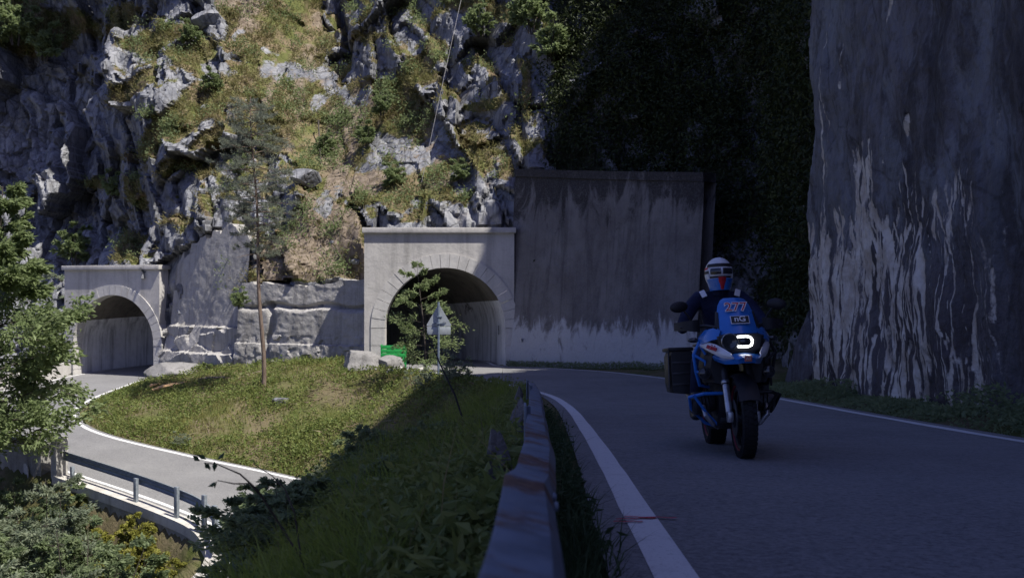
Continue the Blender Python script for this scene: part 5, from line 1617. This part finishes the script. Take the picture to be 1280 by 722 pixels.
# blue windscreen panel with the start number
rows = []
for (z, w, y, b) in [(1.005, .150, -.035, .045), (1.05, .170, .0, .055), (1.12, .163, .055, .06), (1.20, .152, .115, .055), (1.27, .132, .165, .045), (1.315, .105, .198, .032), (1.333, .075, .212, .02)]:
    rows.append([(w * t, y - b * (1 - t * t) + .03 * abs(t) ** 3, z) for t in (-1, -.75, -.5, -.25, 0, .25, .5, .75, 1)])
mb = MB(); mb.panel(rows, .006); ws = mb.build('windscreen', M['blue'], moto)
sl_ = math.atan2(.06, .075)
def scr(z, dy=-.008):
    zz = [r[4][2] for r in rows]; yy = [r[4][1] for r in rows]
    return float(np.interp(z, zz, yy)) + dy
for bodyt, size, z, mt, off_, ex in (('277', .125, 1.245, M['white'], .006, .002), ('277', .125, 1.245, M['redp'], -.0005, .004)):
    Mt = Matrix.Translation((0.0, scr(z) - .010, z)) @ Euler((math.radians(90) - sl_ * .9, 0, 0)).to_matrix().to_4x4()
    text_mesh('start_number', bodyt, size, mt, ws, Mt, ex, off_)
Mt = Matrix.Translation((.012, scr(1.135) - .010, 1.135)) @ Euler((math.radians(90) - sl_ * .9, 0, 0)).to_matrix().to_4x4()
bd = MB(); bd.box((0, 0, 0), (.155, .082, .004), bev=.0018); bdo = bd.build('badge', M['white'], ws); bdo.matrix_local = Mt
bd = MB(); bd.box((0, 0, .003), (.143, .070, .004), bev=.0018); b2 = bd.build('badge', M['blackp'], ws); b2.matrix_local = Mt
text_mesh('badge_mark', 'nG', .078, M['white'], ws, Mt @ Matrix.Translation((0, .004, .0062)), .001, .0012)
for s in (-1, 1):                            # blue shoulder fairings and dark screen flanks
    rows_ = [[(s * .155, -.02, 1.05), (s * .17, -.01, 1.0), (s * .16, -.03, .985)], [(s * .20, .06, 1.075), (s * .235, .05, 1.02), (s * .22, .02, .975)], [(s * .25, .19, 1.065), (s * .285, .18, 1.0), (s * .275, .14, .95)], [(s * .27, .34, 1.03), (s * .31, .33, .98), (s * .30, .30, .93)]]
    mb = MB(); mb.panel(rows_ if s > 0 else rows_[::-1], .01); mb.build('shoulder_fairing', M['blue'], moto)
    mb = MB(); mb.panel([[(s * .155, .02, 1.06), (s * .185, .07, 1.09)], [(s * .145, .13, 1.21), (s * .16, .17, 1.22)]][::s], .004); mb.build('wind_deflector', M['blackp'], moto)
for s in (-1, 1):                            # dark radiator shrouds filling the flanks
    mb = MB(); mb.loft([[(s * x, y, z) for x, z in ((.12, .60), (w, .62), (w + .03, .76), (w, .90), (.12, .90))] for y, w in ((.16, .19), (.24, .245), (.42, .255), (.52, .20))]); mb.build('radiator_shroud', M['blackp'], moto)
# tank, frame, engine, seat
mb = MB()
mb.loft([[(w * math.cos(a), y, zc + h * math.sin(a) * (1 if math.sin(a) > 0 else .8)) for a in [2 * math.pi * k / 16 for k in range(16)]] for y, w, zc, h in ((.12, .16, .92, .08), (.25, .25, .93, .13), (.42, .255, .94, .15), (.62, .20, .92, .13), (.78, .13, .88, .08))])
mb.build('fuel_tank', M['darkmetal'], moto)
mb = MB(); mb.loft([[(x, y, z) for x, z in ((-w, .88 - d), (-w * .7, .92 - d), (w * .7, .92 - d), (w, .88 - d), (w * .8, .80 - d), (-w * .8, .80 - d))] for y, w, d in ((.72, .12, 0), (.95, .17, .03), (1.2, .18, -.02), (1.55, .16, -.05), (1.75, .10, -.05))]); mb.build('seat', M['blackp'], moto)
mb = MB(); mb.box((0, .55, .50), (.30, .46, .42), bev=.06); mb.box((0, .45, .30), (.30, .46, .06), bev=.02); mb.box((0, .85, .62), (.24, .4, .34), bev=.05); mb.tube([(0, .9, .42), (.06, 1.2, .38), (.08, 1.51, .325)], [.07, .06, .07], 10)
mb.build('engine', M['blackp'], moto)
mb = MB(); mb.panel([[(-.16, .20, .40), (0, .16, .40), (.16, .20, .40)], [(-.17, .32, .24), (0, .28, .22), (.17, .32, .24)], [(-.15, .75, .21), (0, .75, .2), (.15, .75, .21)]], .004); mb.build('skid_plate', M['darkmetal'], moto)
for s in (-1, 1):
    mb = MB(); mb.lathe([(.085, 0), (.095, .03), (.095, .05), (.08, .055), (.095, .06), (.095, .08), (.08, .085), (.095, .09), (.095, .11), (.08, .115), (.10, .12), (.10, .17), (.07, .19)], (s * .17, .45, .46), (s, -.1, -.12), 18); mb.build('cylinder_head', M['darkmetal'], moto)
    mb = MB(); mb.tube([(s * .27, .36, .42), (s * .26, .28, .34), (s * .20, .30, .27), (s * .14, .45, .235), (s * .12, .7, .24)], .021, 10); mb.build('exhaust_header', M['alu'], moto)
    # crash bars
    up_ = [(s * .20, .30, .93), (s * .30, .24, .96), (s * .345, .25, .86), (s * .325, .30, .72), (s * .29, .36, .60), (s * .20, .45, .58)]
    mb = MB(); mb.tube(up_, .0145, 10); mb.tube([(s * .345, .25, .86), (s * .255, .22, .80), (s * .245, .24, .69), (s * .325, .30, .72)], .0125, 8); mb.tube([(s * .30, .24, .96), (s * .25, .22, .86)], .011, 8)
    mb.build('crash_bar', M['bluetube'] if s < 0 else M['blackp'], moto)
    mb = MB(); mb.tube([(s * .12, .22, .53), (s * .28, .20, .53), (s * .385, .34, .50), (s * .36, .46, .40), (s * .24, .50, .27), (s * .15, .5, .24)], .0145, 10); mb.tube([(s * .36, .27, .52), (s * .25, .3, .36), (s * .16, .32, .26)], .0125, 8)
    mb.build('engine_guard', M['bluetube'] if s < 0 else M['blackp'], moto)
    mb = MB(); mb.lathe([(.03, .05), (.048, .03), (.052, 0), (.050, -.012)], (s * .27, .19, .70), (0, 1, 0), 18); al = mb.build('fog_lamp', M['darkmetal'], moto)
    mb = MB(); mb.lathe([(.0, .012), (.03, .010), (.045, .002)], (s * .27, .178, .70), (0, -1, 0), 18); mb.build('lamp_glass', M['lens'], al)
    # side cases
    sx = s * .355
    mb = MB(); mb.loft([[(sx + s * x * k, y, z) for x, z in ((-.11, .50), (.09, .52), (.105, .60), (.105, .86), (.085, .905), (-.11, .905))] for y, k in ((1.02, .86), (1.05, 1.0), (1.50, 1.0), (1.53, .9))]); sc_ = mb.build('side_case', M['case'], moto)
    mb = MB(); mb.box((sx, 1.275, .925), (.235, .52, .035), bev=.012); mb.build('case_lid', M['blackp'], sc_)
    for zz in (.60, .70, .80):
        mb = MB(); mb.box((sx - .0 * s, 1.017, zz), (.17, .012, .02), bev=.004); mb.build('case_rib', M['darkmetal'], sc_)
    mb = MB(); mb.tube([(sx - s * .12, 1.05, .92), (sx + s * .112, 1.045, .92), (sx + s * .115, 1.045, .56)], .010, 8); mb.build('case_edge', M['darkmetal'], sc_)
    mb = MB(); mb.tube([(s * .20, .80, .34), (s * .31, .79, .335)], .014, 8); mb.build('foot_peg', M['darkmetal'], moto)
    # bar ends, hand guards, mirrors, indicators
    mb = MB(); mb.tube([(s * .30, .46, 1.105), (s * .43, .50, 1.10)], .017, 10); gp = mb.build('grip', M['blackp'], moto)
    rows_ = [[(s * (.27 + .2 * t), .40 - .075 * math.sin(math.pi * min(1, .25 + .65 * t)) + (0.09 * t ** 4), 1.10 + hgt * (.055 - .02 * t) + .01) for hgt in (-1, -.3, .4, 1)] for t in (0, .25, .5, .75, 1)]
    mb = MB(); mb.panel(rows_[::s], .006); mb.build('hand_guard', M['blackp'], moto)
    mb = MB(); mb.tube([(s * .28, .43, 1.12), (s * .40, .36, 1.105), (s * .435, .37, 1.10)], [.007, .006, .008], 6); mb.build('lever', M['darkmetal'], moto)
    mb = MB(); mb.ell((s * .425, .46, 1.285), (.085, .028, .05), 18, 10, (0, s * .12, s * -.25)); mr = mb.build('mirror', M['blackp'], moto)
    mb = MB(); mb.tube([(s * .30, .47, 1.12), (s * .345, .46, 1.20), (s * .395, .465, 1.265)], .008, 7); mb.build('mirror_stalk', M['blackp'], mr)
    mb = MB(); mb.ell((s * .335, .29, .985), (.05, .03, .022), 12, 8); mb.build('turn_signal', M['lens'], moto)
mb = MB(); mb.tube([(-.32, .47, 1.105), (-.20, .44, 1.11), (-.10, .36, 1.09), (0, .34, 1.085), (.10, .36, 1.09), (.20, .44, 1.11), (.32, .47, 1.105)], .014, 10); mb.build('handlebar', M['darkmetal'], moto)
mb = MB(); mb.box((0, .24, 1.08), (.20, .06, .10), (-.5, 0, 0), .015); mb.build('instrument_panel', M['blackp'], moto)
mb = MB(); mb.tube([(-.20, 1.35, .42), (-.22, 1.6, .55), (-.22, 1.78, .60)], [.05, .06, .05], 12); mb.build('exhaust_silencer', M['alu'], moto)
mb = MB()
for s in (-1, 1): mb.tube([(s * .10, 1.15, .93), (s * .13, 1.5, .97), (s * .12, 1.85, .97), (0, 1.9, .97)], .011, 7)
mb.box((0, 1.65, .965), (.20, .3, .02)); mb.build('rear_rack', M['darkmetal'], moto)
mb = MB(); mb.tube([(.10, .38, .96), (.16, .25, .9), (.12, .2, .8), (.10, .12, .62)], .008, 6); mb.build('brake_hose', M['blackp'], moto)


# ---- the rider: one skinned body, clothing and helmet as children
def skin(name, verts, edges, radii, mat, parent=None, sub=2, root=0):
    me = bpy.data.meshes.new(name); me.from_pydata([tuple(v) for v in verts], edges, [])
    o = bpy.data.objects.new(name, me); col.objects.link(o)
    o.modifiers.new('skin', 'SKIN'); sv = me.skin_vertices[0].data
    for k, r in enumerate(radii):
        sv[k].radius = r if hasattr(r, '__len__') else (r, r); sv[k].use_root = (k == root)
    s_ = o.modifiers.new('sub', 'SUBSURF'); s_.levels = sub; s_.render_levels = sub
    dg = bpy.context.evaluated_depsgraph_get(); m2 = bpy.data.meshes.new_from_object(o.evaluated_get(dg))
    bpy.data.objects.remove(o); m2.name = name
    return link(name, m2, mat, parent, True)


def cloth(name, c, c2):
    t = NT(name); n = t.noise(7, 4, .6); f = t.noise(90, 2)
    return t.fin(t.mix(t.ramp(n, .35, .7), c, c2), .8, 0, t.bump(n, .7, .03, t.bump(f, .3, .003)), .2)


M['jacket'] = cloth('navy_riding_suit', (.008, .012, .035), (.018, .026, .065))
bv = [(0, 1.00, .93), (0, .97, 1.06), (0, .93, 1.20), (0, .90, 1.33), (0, .89, 1.43), (0, .87, 1.50), (0, .86, 1.58), (0, .85, 1.66)]
br_ = [(.15, .12), (.145, .115), (.165, .125), (.165, .115), (.075, .075), (.06, .065), (.075, .085), (.06, .07)]
be = [(i, i + 1) for i in range(7)]
for s in (-1, 1):
    o0 = len(bv)
    bv += [(s * .19, .89, 1.375), (s * .26, .85, 1.31), (s * .335, .77, 1.19), (s * .375, .70, 1.10), (s * .38, .62, 1.10), (s * .378, .535, 1.115)]
    br_ += [(.085, .085), (.075, .075), (.062, .062), (.058, .058), (.046, .046), (.036, .036)]
    be += [(3, o0)] + [(o0 + i, o0 + i + 1) for i in range(5)]
    o1 = len(bv)
    bv += [(s * .11, .98, .90), (s * .19, .80, .85), (s * .255, .60, .78), (s * .265, .62, .68), (s * .27, .74, .52), (s * .275, .82, .40), (s * .28, .78, .355)]
    br_ += [(.10, .10), (.092, .092), (.078, .078), (.068, .068), (.06, .06), (.052, .052), (.045, .045)]
    be += [(0, o1)] + [(o1 + i, o1 + i + 1) for i in range(6)]
rider = skin('person', bv, be, br_, M['jacket'])
rider.location = BL; rider.rotation_euler = BROT
tag(rider, 'rider in navy suit with white and blue helmet and goggles, seated on the motorcycle', 'person')
# helmet
HC = Vector((0, .83, 1.60))
def hel(th, ph, k=1.0):
    """th from crown, ph around (0 = face side, -y)"""
    rx_, ry_, rz_ = .128 * k, .148 * k, .152 * k
    x = rx_ * math.sin(th) * math.sin(ph); y = -ry_ * math.sin(th) * math.cos(ph); z = rz_ * math.cos(th)
    return HC + Vector((x, y, z))
mb = MB(); rows_ = []
for i in range(15):
    th = .02 + (math.pi * .70) * i / 14; rg = []
    for q in range(33):
        ph = -math.pi + 2 * math.pi * q / 32
        rg.append(hel(th, ph))
    rows_.append(rg)
# open the eye port: skip the faces of the face side between brow and chin
V = [p for r in rows_ for p in r]; Fc = []
for i in range(14):
    for q in range(32):
        th = .02 + math.pi * .70 * (i + .5) / 14; ph = -math.pi + 2 * math.pi * (q + .5) / 32
        if 1.22 < th < 1.86 and abs(ph) < 1.05: continue
        Fc.append((i * 33 + q, i * 33 + q + 1, (i + 1) * 33 + q + 1, (i + 1) * 33 + q))
mb.add(V, Fc); he = mb.build('helmet', M['white'], rider)
so_m = he.modifiers.new('shell', 'SOLIDIFY'); so_m.thickness = .012; so_m.offset = -1
def hpatch(name, t0, t1, p0, p1, mat, k=1.03, dy=0.0, th_=.006, bulge=0.0):
    g_ = [[hel(t0 + (t1 - t0) * i / 6, p0 + (p1 - p0) * j / 12, k + bulge * math.sin(math.pi * i / 6)) + Vector((0, dy, 0)) for j in range(13)] for i in range(7)]
    mb = MB(); mb.panel(g_[::-1], th_); return mb.build(name, mat, he)
hpatch('visor_peak', 1.02, 1.22, -1.15, 1.15, M['blackp'], 1.05, -.012, .008, .03)
hpatch('liner', 1.15, 1.95, -1.15, 1.15, plain('helmet_liner', (.03, .025, .025), .8), .93)  # dark lining behind the goggles
gg = hpatch('goggles', 1.26, 1.78, -.85, .85, plain('goggle_frame', (.60, .62, .66), .4), 1.06, -.004, .02, .06)
hpatch('goggle_lens', 1.36, 1.66, -.70, -.06, M['lens'], 1.19, -.004, .004, .03)
hpatch('goggle_lens', 1.36, 1.66, .06, .70, M['lens'], 1.19, -.004, .004, .03)
hpatch('goggle_strap', 1.42, 1.60, .86, 2.9, M['blackp'], 1.02); hpatch('goggle_strap', 1.42, 1.60, -2.9, -.86, M['blackp'], 1.02)
g_ = [[HC + Vector((.125 * math.sin(p) * (1 - .25 * i / 5), -.15 * math.cos(p) * (1.12 - .03 * i) - .012 * math.cos(p), -.055 - .105 * i / 5)) for p in [(-1.35 + 2.7 * j / 14) for j in range(15)]] for i in range(6)]
mb = MB(); mb.panel(g_[::-1], .012); mb.build('chin_bar', M['blue'], he)
g_ = [[HC + Vector((.036 * (j - 2) / 2 * (1 - .35 * i / 4), -.172 - .022 * math.cos((j - 2) / 2 * 1.3) + .008 * i, -.045 - .11 * i / 4)) for j in range(5)] for i in range(5)]
mb = MB(); mb.panel(g_[::-1], .012); mb.build('nose_guard', M['redp'], he)
hpatch('side_stripe', 1.20, 1.34, -1.75, -1.1, M['redp'], 1.015, 0, .004)
for s in (-1, 1):
    # reflective shoulder tabs, collar, gloves, boots
    mb = MB(); mb.panel([[(s * (.155 + .05 * i), .80 - .02 * j + .035 * j, 1.455 - .028 * i - .050 * j) for j in range(3)] for i in range(2)][::s], .006)
    mb = MB(); mb.box((s * .155, .80, 1.418), (.05, .012, .075), (-.55, s * .35, 0), .004); mb.build('reflective_tab', M['white'], rider)
    gv = [(s * .378, .555, 1.118), (s * .378, .51, 1.13), (s * .378, .475, 1.14)]
    grd = [(.036, .030), (.040, .026), (.040, .020)]; gee = [(0, 1), (1, 2)]
    for q, fx in enumerate((-.034, -.012, .011, .033)):
        L_ = (.9, 1.02, 1.0, .82)[q]; b0 = len(gv); x = s * .378 + fx
        gv += [(x, .452, 1.143), (x, .452 - .035 * L_, 1.130), (x, .452 - .040 * L_, 1.100), (x, .445, 1.080)]
        grd += [.0115, .0105, .0095, .0085]; gee += [(2, b0), (b0, b0 + 1), (b0 + 1, b0 + 2), (b0 + 2, b0 + 3)]
    b0 = len(gv); gv += [(s * .335, .49, 1.118), (s * .322, .465, 1.095), (s * .325, .45, 1.082)]; grd += [.014, .012, .010]; gee += [(1, b0), (b0, b0 + 1), (b0 + 1, b0 + 2)]
    skin('glove', gv, gee, grd, M['blackp'], rider, 2, 1)
    bo = [(s * .275, .83, .46), (s * .278, .83, .37), (s * .282, .78, .325), (s * .287, .66, .315), (s * .29, .58, .322)]
    skin('boot', bo, [(0, 1), (1, 2), (2, 3), (3, 4)], [(.062, .062), (.056, .056), (.052, .050), (.048, .036), (.040, .028)], M['case'], rider, 2, 1)
mb = MB(); mb.lathe([(.085, 0), (.10, .02), (.092, .06), (.082, .075)], (0, .885, 1.395), (0, -.12, 1), 20, False); mb.build('collar', M['jacket'], rider)
# ------------------------------------------------------------------ camera and light
cam = bpy.data.cameras.new('camera')
cam.sensor_width = 36; cam.sensor_fit = 'HORIZONTAL'
cam.lens = F / 1280 * 36
cam.clip_start = .05; cam.clip_end = 2000
cam.dof.use_dof = True; cam.dof.focus_distance = 11.0; cam.dof.aperture_fstop = 5.0
co_ = bpy.data.objects.new('camera', cam); col.objects.link(co_)
co_.rotation_euler = (math.radians(90), 0, 0)
scene.camera = co_
SUN = Vector((.42, -.28, .86)).normalized()
sl = bpy.data.lights.new('sun', 'SUN'); sl.energy = 4.6; sl.angle = math.radians(.53); sl.color = (1, .955, .88)
so = bpy.data.objects.new('sun', sl); col.objects.link(so)
so.rotation_euler = SUN.to_track_quat('Z', 'Y').to_euler(); so.location = (20, -20, 60)
w = bpy.data.worlds.new('World'); scene.world = w; w.use_nodes = True
nt = w.node_tree; bg = nt.nodes['Background']
sk = nt.nodes.new('ShaderNodeTexSky'); sk.sky_type = 'NISHITA'; sk.sun_disc = False
sk.sun_elevation = math.asin(SUN.z); sk.sun_rotation = math.atan2(SUN.x, SUN.y)
tn = nt.nodes.new('ShaderNodeMix'); tn.data_type = 'RGBA'; tn.blend_type = 'MULTIPLY'; tn.inputs[0].default_value = 1; tn.inputs[7].default_value = (1.0, .90, 1.30, 1)
nt.links.new(sk.outputs[0], tn.inputs[6]); nt.links.new(tn.outputs[2], bg.inputs[0]); bg.inputs[1].default_value = .064; sk.ozone_density = 3.0
vs = scene.view_settings
vs.view_transform = 'Standard'; vs.look = 'None'; vs.gamma = 1; vs.use_curve_mapping = False; vs.exposure = .68
scene.cycles.max_bounces = 6; scene.cycles.diffuse_bounces = 3; scene.cycles.glossy_bounces = 2; scene.cycles.transmission_bounces = 3
